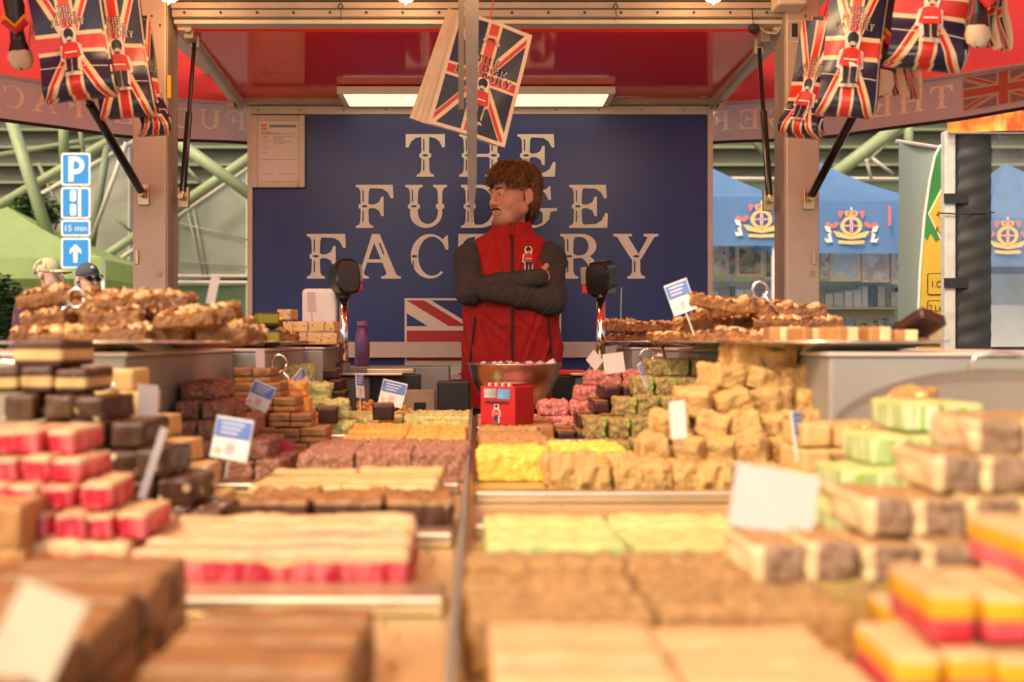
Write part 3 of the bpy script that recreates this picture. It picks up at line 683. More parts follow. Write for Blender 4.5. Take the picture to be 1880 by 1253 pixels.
kind('brown', B, .055, .05, .009, .003, 25, .007, ['brown'])
kind('toffee', B, .055, .05, .009, .003, 25, .007, ['toffee'])
kind('pinkslab', .3, .06, .05, .009, .005, 14, .006, ['pinkmix'], fine=.004)
kind('pinkblock', .040, .10, .042, .008, .003, 25, .005, ['pinkmix'], fine=.003)
kind('chocchunk', .060, .11, .048, .007, .004, 30, .009, ['choc'], nv=4)
kind('chocbar', .19, .05, .05, .008, .005, 22, .008, ['choc', 'brown'], lambda x, y, z, n: 1 if z > .8 else 0, fine=.005)
kind('chocwhite', .062, .11, .048, .007, .003, 30, .007, ['choc', 'vanilla'], lambda x, y, z, n: 1 if .2 < z < .62 else 0)
kind('vanilla', .2, .055, .05, .009, .002, 20, .006, ['vanilla'])
kind('vanblock', .056, .09, .046, .009, .002, 25, .006, ['vanilla'], nv=4)
kind('cocoa', .16, .055, .055, .005, .005, 60, .01, ['cocoa'], fine=.006)
kind('cocoablock', .060, .10, .046, .005, .004, 60, .01, ['cocoa'], fine=.005)
kind('layered', .066, .10, .042, .006, .002, 30, .005, ['brown', 'dark', 'toffee'], lambda x, y, z, n: 2 if z < .35 else (1 if z < .55 else 0), fine=.002)
kind('orange', .18, .055, .052, .005, .004, 60, .01, ['orange'], fine=.006)
kind('greenbar', .18, .06, .05, .005, .004, 60, .01, ['green'], fine=.006)
kind('greenblock', .070, .08, .055, .005, .006, 45, .014, ['green'], fine=.008, nv=4)
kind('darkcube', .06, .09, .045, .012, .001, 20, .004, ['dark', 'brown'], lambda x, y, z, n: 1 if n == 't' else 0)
kind('palegreen', .2, .06, .05, .007, .003, 35, .008, ['palegreen'], fine=.003)
kind('mintblock', .060, .10, .048, .008, .002, 25, .006, ['palegreen', 'mint', 'limeside'], lambda x, y, z, n: 0 if (n == 't' or z > .85) else (2 if .44 < x < .56 else 1), nv=3)
kind('yellow', .16, .06, .055, .005, .004, 55, .01, ['yellow'], fine=.006)
kind('crumb', .17, .065, .06, .005, .008, 40, .018, ['crumb'], fine=.010)
kind('crumbblock', .066, .066, .058, .0045, .006, 42, .009, ['crumb'], fine=.009, nv=6)
kind('tancoco', .18, .06, .052, .006, .005, 45, .012, ['tancoco'], fine=.006)
kind('taupeblock', .055, .10, .052, .006, .004, 45, .01, ['taupe', 'whitef', 'tancoco'], lambda x, y, z, n: 2 if (n == 't' and z > .8) else (1 if x < .2 else 0), fine=.004, nv=4)
kind('sesame', .062, .09, .056, .005, .004, 55, .010, ['sesame', 'limeside'], lambda x, y, z, n: 1 if x > .90 else 0, fine=.005, nv=4)
kind('rose', .12, .06, .055, .005, .007, 45, .014, ['rose'], fine=.009)
kind('custardblock', .040, .085, .048, .007, .002, 25, .006, ['blush', 'custard', 'pink'], lambda x, y, z, n: 0 if (n == 't' or z > .88) else (1 if z > .48 else 2))
kind('blush', .2, .06, .05, .009, .002, 18, .007, ['blush', 'custard'], lambda x, y, z, n: 0 if (n == 't' or z > .55) else 1)
kind('chip', .06, .07, .038, .008, .001, 25, .004, ['chip', 'dark'], lambda x, y, z, n: 1 if n == 't' else 0)
kind('twotone', .075, .10, .05, .008, .001, 20, .004, ['toffee', 'whitef', 'dark'], lambda x, y, z, n: 2 if z < .12 else (1 if (n == 'f' and .48 < x) else 0))
kind('olive', .075, .09, .05, .008, .002, 20, .004, ['olive', 'dark'], lambda x, y, z, n: 1 if (z > .8 or z < .25) else 0)
NUTB = []
for sd_ in range(5):
    rr = random.Random(sd_ + 50)
    nb = block_mesh('nut_bar', .125, .052, .026, .0055, .0030, 50, .005, 3 + sd_ * 5, [F_['nutbase']], None, .005)
    nb.polygons.foreach_set("use_smooth", [False] * len(nb.polygons))
    nm = MB()
    for i in range(34):
        x, y = rr.uniform(-.058, .058), rr.uniform(-.024, .024); s_ = rr.uniform(.004, .0105)
        pts = [Vector((rr.gauss(0, 1), rr.gauss(0, 1), rr.gauss(0, .8))).normalized() * s_ * rr.uniform(.7, 1.25) for _ in range(9)]
        b_ = bmesh.new()
        for p in pts: b_.verts.new((p.x * 1.5 + x, p.y + y, p.z + .0265 + rr.uniform(0, .007)))
        h_ = bmesh.ops.convex_hull(b_, input=b_.verts); bmesh.ops.delete(b_, geom=[g for g in h_['geom_interior'] if isinstance(g, bmesh.types.BMVert)], context='VERTS')
        b_.verts.index_update(); nm.add([v.co.copy() for v in b_.verts], [[v.index for v in f.verts] for f in b_.faces], 1 if rr.random() < .5 else 0); b_.free()
    NUTB.append((nb, nm.mesh('nut_topping', [F_['caramel'], F_['nut']], False)))

def piece(k, x, y, z, label, group, rz=0.0, scale=(1, 1, 1), rx=0.0, ry=0.0):
    K = KIND[k]; me = random.choice(K['meshes'])
    o = bpy.data.objects.new(K['oname'], me); col.objects.link(o)
    o.location = (x, y, z); o.rotation_euler = (rx, ry, rz + random.choice((0, math.pi)) * (1 if k not in ('twotone', 'taupeblock', 'sesame', 'mintblock') else 0)); o.scale = scale
    return tag(o, label, K['cat'], group, 'thing')
ORD = ('leftmost', 'second', 'third', 'fourth', 'fifth', 'sixth', 'seventh', 'eighth', 'ninth', 'tenth')
def where(l, nl, j, nj, i, ni):
    """which one: layer, row and place in the row"""
    w = []
    if nl > 1: w.append(('bottom', 'second', 'third', 'fourth', 'fifth', 'sixth', 'seventh')[l] + ' layer' if l < nl - 1 else 'top layer')
    if nj > 1: w.append('front row' if j == 0 else ('back row' if j == nj - 1 else ('second row', 'third row', 'fourth row', 'fifth row', 'sixth row', 'seventh row', 'eighth row')[j - 1]))
    if ni == 2: w.append('left' if i == 0 else 'right')
    elif ni > 2: w.append('rightmost' if i == ni - 1 else ORD[min(i, 9)] + ('' if i == 0 else ' along'))
    return (', ' + ', '.join(w)) if w else ''
def row(k, px0, px1, D0, D1, nx, nd, label, group, layers=1, z0=None, zs=1.0):
    """bars lying across the tray between two photo columns (measured at the front edge)"""
    L, Wd, H = KIND[k]['dims']; x0, x1 = X(px0, D0), X(px1, D0)
    w = (x1 - x0) / nx; d = (D1 - D0) / nd; z0 = ZF + .0012 if z0 is None else z0
    for l in range(layers):
        for i in range(nx):
            for j in range(nd):
                sx, sy = (w - .003) / L, (d - .0045) / Wd
                lb = label + where(l, layers, j, nd, i, nx)
                piece(k, x0 + w * (i + .5) + random.uniform(-.004, .004), D0 + d * (j + .5), z0 + l * H * zs * .985, lb, group, random.uniform(-.022, .022), (sx, sy, zs * random.uniform(.92, 1.06)))
def stack(k, steps, d, label, group, z0=None, gapx=.004, jit=.06, zs=1.0, h=None, rows=1, tilt=0.0, sd=1.0, sc=.80):
    """steps: per layer (x_start, x_end, D); bars end-on to the customer"""
    L, Wd, H = KIND[k]['dims']; z = ZF + .0012 if z0 is None else z0
    if sc != 1.0 and len(steps) > 1:      # smaller pieces, more layers, same outline
        m = max(2, round(len(steps) / sc)); S0 = steps; steps = []
        for q in range(m):
            t = q * (len(S0) - 1) / (m - 1); i0 = min(int(t), len(S0) - 2); f_ = t - i0; steps.append(tuple(S0[i0][c] * (1 - f_) + S0[i0 + 1][c] * f_ for c in range(3)))
    for li, (xa, xb, D) in enumerate(steps):
        a, b_ = min(xa, xb), max(xa, xb); n = max(1, round((b_ - a) / (L * sc + gapx))); w = (b_ - a) / n
        for r_ in range(rows):
            for i in range(n):
                lb = label + where(li, len(steps), r_, rows, i, n)
                piece(k, a + w * (i + .5) + random.uniform(-.003, .003), D + Wd * sd * (.5 + r_) + random.uniform(-.006, .006), z, lb, group, random.uniform(-jit, jit),
                      ((w - gapx) / L, sd, zs * sc * random.uniform(.92, 1.05)), random.uniform(-tilt, tilt), random.uniform(-tilt, tilt))
        z += (h or H) * zs * sc
# --- left tray, near to far
row('brown', 20, 566, .50, .845, 1, 8, 'brown fudge bar lying in the nearest left tray', 'brown fudge bars in nearest left tray')
row('brown', -970, 4, .56, .93, 2, 9, 'brown fudge bar at the bottom left corner', 'brown fudge bars in double layer', layers=2, zs=.74)
row('toffee', -60, 40, 1.075, 1.30, 1, 5, 'toffee brown fudge bar at the far left edge', 'toffee fudge at far left edge', layers=2)
row('pinkslab', 235, 746, 1.078, 1.30, 1, 5, 'long cream and pink fudge slab at the tray centre', 'cream and pink slabs at centre')
row('pinkslab', -120, 232, 1.10, 1.30, 1, 3, 'cream and pink fudge slab under the pink stack', 'cream and pink slabs under the stack')
stack('pinkblock', [(-.36, -.64, 1.115), (-.435, -.645, 1.15), (-.472, -.61, 1.19)], .1, 'bright pink fudge block with cream top in stepped stack', 'stepped stack of pink fudge', z0=ZF + .0525, jit=.10, rows=1, zs=.84)
row('chocbar', 440, 832, 1.40, 1.53, 3, 3, 'chocolate fudge bar lying behind the pink slabs', 'chocolate bars behind the pink slabs')
stack('chocchunk', [(-.345, -.58, 1.405), (-.41, -.62, 1.425), (-.45, -.62, 1.45), (-.53, -.68, 1.47)], .1, 'dark chocolate fudge block with white chunks in left stack', 'stack of chunky chocolate fudge', jit=.12)
stack('chocwhite', [(-.565, -.72, 1.49), (-.60, -.68, 1.50)], .1, 'chocolate and white fudge block atop the chunky stack', 'layered chocolate blocks on top', z0=ZF + .194, jit=.12)
row('vanilla', 452, 805, 1.545, 1.775, 2, 5, 'smooth vanilla fudge bar in the left tray', 'vanilla bars in left tray')
stack('vanblock', [(-.385, -.62, 1.56), (-.43, -.62, 1.60), (-.475, -.62, 1.65), (-.55, -.66, 1.70), (-.575, -.62, 1.72)], .1, 'cream vanilla fudge block in the stepped stack', 'stepped stack of vanilla fudge', jit=.05)
row('cocoa', 548, 862, 1.95, 2.25, 3, 6, 'coarse cocoa coconut bar in the left tray', 'cocoa coconut bars in left tray')
stack('cocoablock', [(-.375, -.60, 1.97), (-.42, -.60, 2.0), (-.50, -.61, 2.05), (-.54, -.615, 2.10)], .1, 'coarse cocoa coconut block in the left stack', 'stack of cocoa coconut blocks', jit=.05, rows=2)
row('orange', 628, 856, 2.36, 2.66, 2, 4, 'bright orange coconut bar in the left tray', 'orange coconut bars in left tray')
stack('layered', [(-.335, -.60, 2.34), (-.35, -.60, 2.37), (-.41, -.60, 2.41), (-.46, -.60, 2.45), (-.50, -.60, 2.49)], .1, 'brown fudge block with dark middle layer in left stack', 'stack of layered brown fudge', jit=.06)
stack('orange', [(-.40, -.58, 2.60), (-.42, -.58, 2.60), (-.44, -.60, 2.62)], .1, 'orange coconut bar behind the layered brown stack', 'orange bars behind the brown stack')
row('greenbar', 612, 862, 2.92, 3.22, 2, 4, 'pale green coconut bar in the left tray', 'green coconut bars in left tray')
stack('greenblock', [(-.335, -.59, 2.80), (-.36, -.59, 2.85), (-.42, -.59, 2.90), (-.48, -.57, 2.94)], .1, 'fuzzy pale green coconut block in the left stack', 'stack of green coconut blocks', jit=.25, tilt=.08, sc=1.0, zs=.92)
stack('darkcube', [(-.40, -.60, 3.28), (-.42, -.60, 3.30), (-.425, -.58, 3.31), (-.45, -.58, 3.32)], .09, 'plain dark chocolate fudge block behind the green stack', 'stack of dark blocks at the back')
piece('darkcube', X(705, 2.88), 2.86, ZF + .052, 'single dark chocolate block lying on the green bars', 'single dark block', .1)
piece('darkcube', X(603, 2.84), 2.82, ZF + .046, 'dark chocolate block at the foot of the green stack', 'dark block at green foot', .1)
# orange crumbs heap, too small to count
cm = MB()
for i in range(260):
    px = random.uniform(650, 815); D = random.uniform(3.24, 3.46)
    hz = .045 * math.exp(-((px - 690) / 60) ** 2) + .03
    r_ = random.uniform(.006, .012); cm.ell((X(px, D), D, ZF + random.uniform(.004, hz)), (r_, r_ * .8, r_ * .8), 6, 4)
c_ = cm.build('honeycomb_crumbs', F_['orange'], smooth=True); tag(c_, 'heap of small orange honeycomb crumbs behind the green bars', 'sweets', kind='stuff')
# --- right tray, near to far
row('blush', 905, 1690, .60, .795, 2, 4, 'pale cream fudge bar with yellow base nearest the camera', 'pale cream bars nearest the camera')
stack('custardblock', [(.268, .50, .645), (.262, .50, .655), (.372, .50, .70)], .08, 'cream, yellow and pink fudge block at bottom right', 'stack of cream yellow and pink blocks', jit=.06, rows=1, zs=.9)
stack('custardblock', [(.315, .50, .745), (.312, .50, .75)], .08, 'cream, yellow and pink fudge block behind the corner stack', 'second stack of cream yellow and pink blocks', jit=.08, zs=.88)
row('tancoco', 850, 1565, .82, 1.06, 2, 6, 'tan coconut bar in the right tray', 'tan coconut bars in right tray', zs=.98)
stack('taupeblock', [(.245, .55, .915), (.412, .62, .965), (.478, .64, 1.0)], .1, 'brown coconut block with cream end in the right stack', 'stack of brown coconut blocks', z0=ZF + .053, jit=.07, zs=.86)
row('palegreen', 892, 1420, 1.085, 1.31, 2, 5, 'pale green fudge bar in the right tray', 'pale green bars in right tray')
stack('mintblock', [(.40, .62, 1.17), (.41, .62, 1.21), (.46, .64, 1.25), (.535, .64, 1.29)], .1, 'pale green striped fudge block in the right stack', 'stack of pale green blocks', jit=.06, rows=1)
row('crumb', 1012, 1350, 1.745, 1.945, 3, 3, 'golden crumbly bar at the front of the right tray', 'golden crumbly bars in right tray', zs=1.0)
row('yellow', 878, 1160, 1.955, 2.15, 2, 4, 'bright yellow coconut bar in the right tray', 'yellow coconut bars in right tray')
stack('crumbblock', [(.31, .66, 1.80), (.29, .66, 1.84), (.36, .66, 1.89), (.42, .66, 1.93), (.49, .62, 1.98)], .08, 'golden crumbly lump in the big right pile', 'pile of golden crumbly lumps', z0=ZF + .004, jit=.7, tilt=.28, h=.049, rows=2, gapx=.006, sd=.95, sc=.86)
row('tancoco', 880, 1010, 2.21, 2.58, 1, 5, 'light brown coconut bar between yellow bars and red box', 'light brown bars before the red box')
row('brown', 885, 1020, 2.64, 2.98, 1, 5, 'plain brown bar lying under the red box', 'plain brown bars under the red box')
stack('sesame', [(.135, .60, 2.26), (.285, .60, 2.38), (.37, .60, 2.50), (.43, .60, 2.60)], .09, 'sesame brown coconut block with lime green stripe', 'stack of sesame brown blocks', jit=.05, rows=1)
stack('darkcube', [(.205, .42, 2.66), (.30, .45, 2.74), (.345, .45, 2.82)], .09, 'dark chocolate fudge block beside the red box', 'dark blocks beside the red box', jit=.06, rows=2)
stack('rose', [(.0, .55, 3.04), (.28, .55, 3.07), (.33, .55, 3.11)], .06, 'fuzzy pink coconut piece at the back right', 'pink coconut pieces at back right', jit=.2, rows=2)
row('crumb', 1580, 1720, 1.50, 1.66, 1, 2, 'golden crumbly bar between green and golden piles at right', 'golden bars at right', layers=2)
stack('vanblock', [(.46, .62, 1.50), (.47, .62, 1.51), (.48, .62, 1.52)], .1, 'cream vanilla block beside the golden pile at right', 'vanilla blocks at right', jit=.1)

# ------------------------------------------------------------------ plates of nut bars
def plate(cx, D, r, label, z=ZC - .0195):
    pl = thing('serving_plate', label, 'plate', (cx, D, z))
    pr_ = [(0.02, 0), (r * .55, 0), (r * .6, .002), (r * .97, .015), (r, .0175), (r * .985, .019), (r * .95, .0165), (r * .58, .0045), (0.02, .0045)]
    MB().lathe(pr_, n=56).build('dish', M_['steel_pol'], pl, world_coords=False, smooth=True)
    MB().lathe([(r * .985, .0172), (r + .003, .0185), (r, .0205), (r * .98, .0195), (r * .985, .0172)], n=56).build('rolled_rim', M_['steel_pol'], pl, world_coords=False, smooth=True)
    return pl
def nutbar(x, y, z, label, group, rz, rx=0, ry=0, s=1.0):
    t = thing('nut_bar', label, 'nut bar', (x, y, z), 0, group); t.rotation_euler = (rx, ry, rz); t.scale = (s * random.uniform(.8, .98), s * random.uniform(.8, 1.0), s * random.uniform(.95, 1.2))
    nb, nt_ = random.choice(NUTB); link('caramel_base', nb, t, False); link('nut_topping', nt_, t, False)
    return t
def pile(cx, D, r, layers, label, group, z=ZC - .0195 + .006, spread=.9, y_lim=None, xl=None):
    for l in range(layers):
        rl = r * spread * (1 - l * .20); z_ = z + l * .0335
        # front arc and centre
        xs = np.arange(-rl + .05, rl - .02, .108)
        for xi in xs:
            for j, yy in enumerate(np.arange(-rl * .8, rl * .8, .088)):
                if xi * xi + yy * yy > rl * rl: continue
                ii = int(round((xi + rl) / .108)); x = cx + xi + random.uniform(-.015, .015) + (.05 if (l + j) % 2 else 0)
                if xl and not (xl[0] < x < xl[1]): continue
                nutbar(x, D + yy, z_ + random.uniform(0, .004) + (.006 if j % 2 else 0), label + where(l, layers, j, 9, ii, len(xs) + 1), group, random.uniform(-.35, .35), random.uniform(-.12, .12), random.uniform(-.14, .14))
plate(-.685, 2.04, .252, 'large round steel plate piled with nut bars on the left shelf')
pile(-.685, 2.04, .25, 3, 'caramel nut bar piled on the large left plate', 'nut bars on large left plate')
plate(-.70, 2.92, .215, 'round steel plate with nut clusters behind the large left plate')
pile(-.72, 2.92, .20, 2, 'caramel nut bar on the middle left plate', 'nut bars on middle left plate', xl=(-1, -.58))
plate(-.62, 3.5, .185, 'round steel plate of chocolate chip fudge at the back left')
for i in range(3):
    for j, px in enumerate((470, 500, 530, 557, 585, 610)):
        if i < 2 or j in (2,): piece('chip', X(px + random.uniform(-4, 4), 3.40), 3.37 + .012 * i, ZC - .0195 + .008 + i * .040, 'chocolate chip fudge cube on the back left plate' + where(i, 3, 0, 1, j, 6), 'chocolate chip cubes on plate', random.uniform(-.3, .3), (.80, .9, .95))
for (px, D, i) in ((466, 2.80, 0), (496, 2.82, 0), (489, 2.84, 1)):
    piece('olive', X(px, D), D, ZC - .0195 + .006 + i * .051, 'green and chocolate fudge block on middle left plate, ' + {466: 'left', 496: 'right', 489: 'top'}[px], 'green layered blocks on plate', .12 + i * .3, (.75, .8, .85))
plate(.70, 2.04, .218, 'large round steel plate of two-tone fudge on the right shelf')
for pi_, px in enumerate((1427, 1478, 1540, 1600, 1655, 1695)):
    D = 1.90 + abs(px - 1560) / 900
    piece('twotone', X(px, D), D, ZC - .0195 + .0075, 'two-tone toffee and white fudge block at right plate front' + where(0, 1, 0, 1, pi_, 6), 'two-tone blocks on right plate', random.uniform(-.28, .28), (.58, .62, random.uniform(.66, .8)))
for px, D in ((1450, 2.1), (1510, 2.08), (1570, 2.1), (1640, 2.06)):
    piece('twotone', X(px, D), D, ZC - .0195 + .0075, 'two-tone toffee and white block in right plate second row, ' + {1450: 'leftmost', 1510: 'second', 1570: 'third', 1640: 'rightmost'}[px], 'two-tone blocks in second row', random.uniform(-.3, .3), (.56, .6, .60))
piece('darkcube', X(1680, 2.02), 2.0, ZC - .0195 + .040, 'dark brown fudge block tilted on top of the right plate', 'tilted dark block', .3, (1.0, .9, .5), rx=.5, ry=-.3)
plate(.71, 2.62, .265, 'round steel plate heaped with nut bars in the middle of right shelf')
pile(.69, 2.62, .25, 3, 'caramel nut bar heaped on the middle right plate', 'nut bars on middle right plate')
plate(.60, 3.46, .195, 'small round steel plate of nut bars at the back right')
pile(.60, 3.46, .18, 1, 'caramel nut bar on the small back right plate', 'nut bars on back right plate')
for (px, py, D) in ((1180, 592, 3.4), (1140, 597, 3.4), (1225, 598, 3.42)):
    nutbar(X(px, D), D, ZC - .0195 + .05, 'caramel nut bar on top at the small back right plate, ' + {1140: 'leftmost', 1180: 'middle', 1225: 'rightmost'}[px], 'nut bars on back right plate', random.uniform(-.3, .3))
for (px, D, z_, ry) in ((1305, 2.5, .125, .2), (1470, 2.5, .10, -.1), (1345, 2.5, .11, -.15)):
    nutbar(X(px, D), D, ZC - .0135 + z_ - .035, 'caramel nut bar lying on top of the middle right plate, ' + {1305: 'leftmost', 1345: 'second', 1470: 'rightmost'}[px], 'nut bars on middle right plate', random.uniform(-.3, .3), 0, ry)
for (px, D, z_, ry) in ((90, 2.0, .125, -.15), (185, 2.0, .105, .12), (300, 2.02, .10, 0), (390, 2.05, .09, -.25)):
    nutbar(X(px, D), D, ZC - .0135 + z_ - .045, 'caramel nut bar lying on top of the large left plate, ' + {90: 'leftmost', 185: 'second', 300: 'third', 390: 'rightmost'}[px], 'nut bars on large left plate', random.uniform(-.2, .2), .05, ry)
# ------------------------------------------------------------------ figures: smooth distance fields turned into one surface
class Field:
    def __init__(s, lo, hi, h):
        s.lo = np.array(lo, float); s.h = h
        s.n = np.ceil((np.array(hi) - s.lo) / h).astype(int) + 1
        s.ax = [s.lo[a] + h * np.arange(s.n[a]) for a in range(3)]
        s.d = np.full(tuple(s.n), 9.0, np.float32)
    def _loc(s, lo, hi):
        sl = []
        for a in range(3):
            i0 = max(0, int((lo[a] - s.lo[a]) / s.h)); i1 = min(s.n[a], int((hi[a] - s.lo[a]) / s.h) + 2); sl.append(slice(i0, max(i0, i1)))
        g = (s.ax[0][sl[0]][:, None, None], s.ax[1][sl[1]][None, :, None], s.ax[2][sl[2]][None, None, :])
        return tuple(sl), g
    def put(s, fn, lo, hi, k=.01, sub=False):
        m = k * 1.2 + s.h * 2
        sl, g = s._loc([v - m for v in lo], [v + m for v in hi]); b = fn(*g).astype(np.float32); a = s.d[sl]
        b = np.broadcast_to(b, a.shape)
        if sub:
            b = -b; h = np.clip(.5 - .5 * (b - a) / k * -1 * -1, 0, 1); h = np.clip(.5 + .5 * (b - a) / k, 0, 1); s.d[sl] = a * (1 - h) + b * h + k * h * (1 - h)
        else:
            h = np.clip(.5 + .5 * (b - a) / k, 0, 1); s.d[sl] = b * (1 - h) + a * h - k * h * (1 - h)
    def ell(s, c, r, k=.01, T=None, sub=False):
        c = np.array(c, float); r = np.array(r, float); inv = None
        if T is not None:
            inv = np.array(T[0].transposed()); wc = np.array(T[0] @ Vector(c)) + np.array(T[1]); o = np.array(T[1])
        else: wc = c
        m = max(r)
        def f(x, y, z):
            if inv is not None:
                X_, Y_, Z_ = x - o[0], y - o[1], z - o[2]
                x, y, z = (inv[i][0] * X_ + inv[i][1] * Y_ + inv[i][2] * Z_ for i in range(3))
            p, q, t = (x - c[0]), (y - c[1]), (z - c[2])
            k0 = np.sqrt((p / r[0]) ** 2 + (q / r[1]) ** 2 + (t / r[2]) ** 2) + 1e-6; k1 = np.sqrt((p / r[0] ** 2) ** 2 + (q / r[1] ** 2) ** 2 + (t / r[2] ** 2) ** 2) + 1e-6
            return k0 * (k0 - 1) / k1
        s.put(f, wc - m, wc + m, k, sub)
    def cap(s, a, b, ra, rb=None, k=.01, T=None, sub=False):
        rb = ra if rb is None else rb
        a, b = Vector(a), Vector(b)
        if T is not None: a, b = T[0] @ a + T[1], T[0] @ b + T[1]
        a, b = np.array(a), np.array(b); ba = b - a; L2 = float(ba @ ba) + 1e-12
        def f(x, y, z):
            p, q, t = x - a[0], y - a[1], z - a[2]
            h = np.clip((p * ba[0] + q * ba[1] + t * ba[2]) / L2, 0, 1)
            return np.sqrt((p - ba[0] * h) ** 2 + (q - ba[1] * h) ** 2 + (t - ba[2] * h) ** 2) - (ra + (rb - ra) * h)
        m = max(ra, rb); s.put(f, np.minimum(a, b) - m, np.maximum(a, b) + m, k, sub)
    def loft(s, tab, k=.01, sq=2.0, cut=True, cy=0.0):
        """tab rows: z, half width, half depth, x centre, y centre"""
        tab = np.array(tab, float); zs = tab[:, 0]
        def f(x, y, z):
            a = np.interp(z, zs, tab[:, 1]); b = np.interp(z, zs, tab[:, 2]); cx = np.interp(z, zs, tab[:, 3]); c2 = np.interp(z, zs, tab[:, 4])
            q = (np.abs((x - cx) / a) ** sq + np.abs((y - c2) / b) ** sq) ** (1 / sq)
            d = (q - 1) * np.minimum(a, b)
            return np.maximum(d, np.maximum(zs[0] - z, z - zs[-1]))
        m = max(tab[:, 1].max(), tab[:, 2].max()) + .05
        s.put(f, (-m, -m, zs[0]), (m, m, zs[-1]), k)
    def folds(s, amp, pts, seed=0):
        x, y, z = s.ax[0][:, None, None], s.ax[1][None, :, None], s.ax[2][None, None, :]
        for (c, d, wl, rad) in pts:
            r2 = (x - c[0]) ** 2 + (y - c[1]) ** 2 + (z - c[2]) ** 2; ph = (x * d[0] + y * d[1] + z * d[2]) / wl * 6.283
            s.d += (amp * (np.abs(np.sin(ph / 2 + .8 * np.sin(ph * .37 + x * 30))) - .5) * np.exp(-r2 / rad ** 2)).astype(np.float32)
    def wrinkle(s, amp, fx, fy, fz, seed=0):
        x, y, z = s.ax[0][:, None, None], s.ax[1][None, :, None], s.ax[2][None, None, :]
        w = np.sin(x * fx + 2.1 * np.sin(z * fz * .6 + seed) + seed) * np.sin(z * fz + 1.7 * np.sin(x * fx * .5 + y * fy) + seed * 2)
        s.d += (amp * w).astype(np.float32)
    def mesh(s, name, mats, smooth=True):
        d = s.d; ins = d < 0; h = s.h
        c = ins[:-1, :-1, :-1].astype(np.int8)
        tot = np.zeros_like(c)
        for i in (0, 1):
            for j in (0, 1):
                for k in (0, 1):
                    tot += ins[i:i + c.shape[0], j:j + c.shape[1], k:k + c.shape[2]]
        act = np.argwhere((tot > 0) & (tot < 8)); ids = np.full(c.shape, -1, np.int64); ids[act[:, 0], act[:, 1], act[:, 2]] = np.arange(len(act))
        acc = np.zeros((len(act), 3)); cnt = np.zeros(len(act)); I, J, K = act.T
        cor = [(i, j, k) for i in (0, 1) for j in (0, 1) for k in (0, 1)]
        for a in cor:
            for ax in range(3):
                if a[ax] == 1: continue
                b = list(a); b[ax] = 1
                da = d[I + a[0], J + a[1], K + a[2]]; db = d[I + b[0], J + b[1], K + b[2]]
                m = (da < 0) != (db < 0); t = np.where(m, da / np.where(m, da - db, 1), 0)
                p = np.tile(np.array(a, float), (len(act), 1)); p[:, ax] += t
                acc[m] += p[m]; cnt[m] += 1
        V = s.lo + h * (act + acc / cnt[:, None])
        Q = []
        for ax in range(3):
            u, v = [(1, 2), (2, 0), (0, 1)][ax]
            sl0 = [slice(None)] * 3; sl1 = [slice(None)] * 3; sl0[ax] = slice(0, -1); sl1[ax] = slice(1, None)
            e = np.argwhere(ins[tuple(sl0)] != ins[tuple(sl1)])
            ok = (e[:, u] > 0) & (e[:, v] > 0) & (e[:, u] < s.n[u] - 1) & (e[:, v] < s.n[v] - 1); e = e[ok]
            fl = ins[e[:, 0], e[:, 1], e[:, 2]]
            def idx(du, dv):
                q = e.copy(); q[:, u] -= du; q[:, v] -= dv; return ids[q[:, 0], q[:, 1], q[:, 2]]
            q = np.stack([idx(1, 1), idx(0, 1), idx(0, 0), idx(1, 0)], 1); q[~fl] = q[~fl][:, ::-1]; Q.append(q)
        Q = np.concatenate(Q)
        me = bpy.data.meshes.new(name); me.vertices.add(len(V)); me.vertices.foreach_set("co", V.astype(np.float32).ravel())
        me.loops.add(len(Q) * 4); me.loops.foreach_set("vertex_index", Q.astype(np.int32).ravel())
        me.polygons.add(len(Q)); me.polygons.foreach_set("loop_start", np.arange(len(Q), dtype=np.int32) * 4)
        try: me.polygons.foreach_set("loop_total", np.full(len(Q), 4, np.int32))
        except Exception: pass
        me.update(calc_edges=True); me.validate()
        me.polygons.foreach_set("use_smooth", [True] * len(me.polygons))
        for m in (mats if isinstance(mats, list) else [mats]): me.materials.append(m)
        return me

SKIN = pm('skin', (.64, .30, .20), .55, 0, .14, 22, c2=(.74, .40, .29), bump=.12, bscale=300, sss=.12)
VEST = pm('red_fleece', (.42, .010, .012), .85, 0, .12, 40, bump=.35, bscale=420)
SLEEVE = pm('charcoal_fleece', (.055, .047, .042), .9, 0, .2, 40, bump=.5, bscale=420)
TROUS = pm('dark_trousers', (.02, .02, .025), .8)
HAIRM = pm('brown_hair', (.050, .018, .006), .42, 0, .35, 95, c2=(.34, .140, .042), rvar=.05)
EYEW = pm('eye_white', (.6, .52, .46), .2); IRIS = pm('eye_iris', (.02, .012, .008), .15)

MX, MY, MZ = X(935, 4.37), 4.37, .04
man = thing('person', 'person in red vest with charcoal sleeves standing with folded arms behind the counter', 'person', (MX, MY, MZ))
def part_local(name, me, parent=man):
    return link(name, me, parent, False)
zo = -MZ
HC = Vector((.012, -.005, 1.722 + zo)); HR = Matrix.Rotation(R(-51), 3, 'Z') @ Matrix.Rotation(R(3), 3, 'X'); T = (HR, HC)
f = Field((-.34, -.30, .0), (.34, .24, 1.90), .0045)
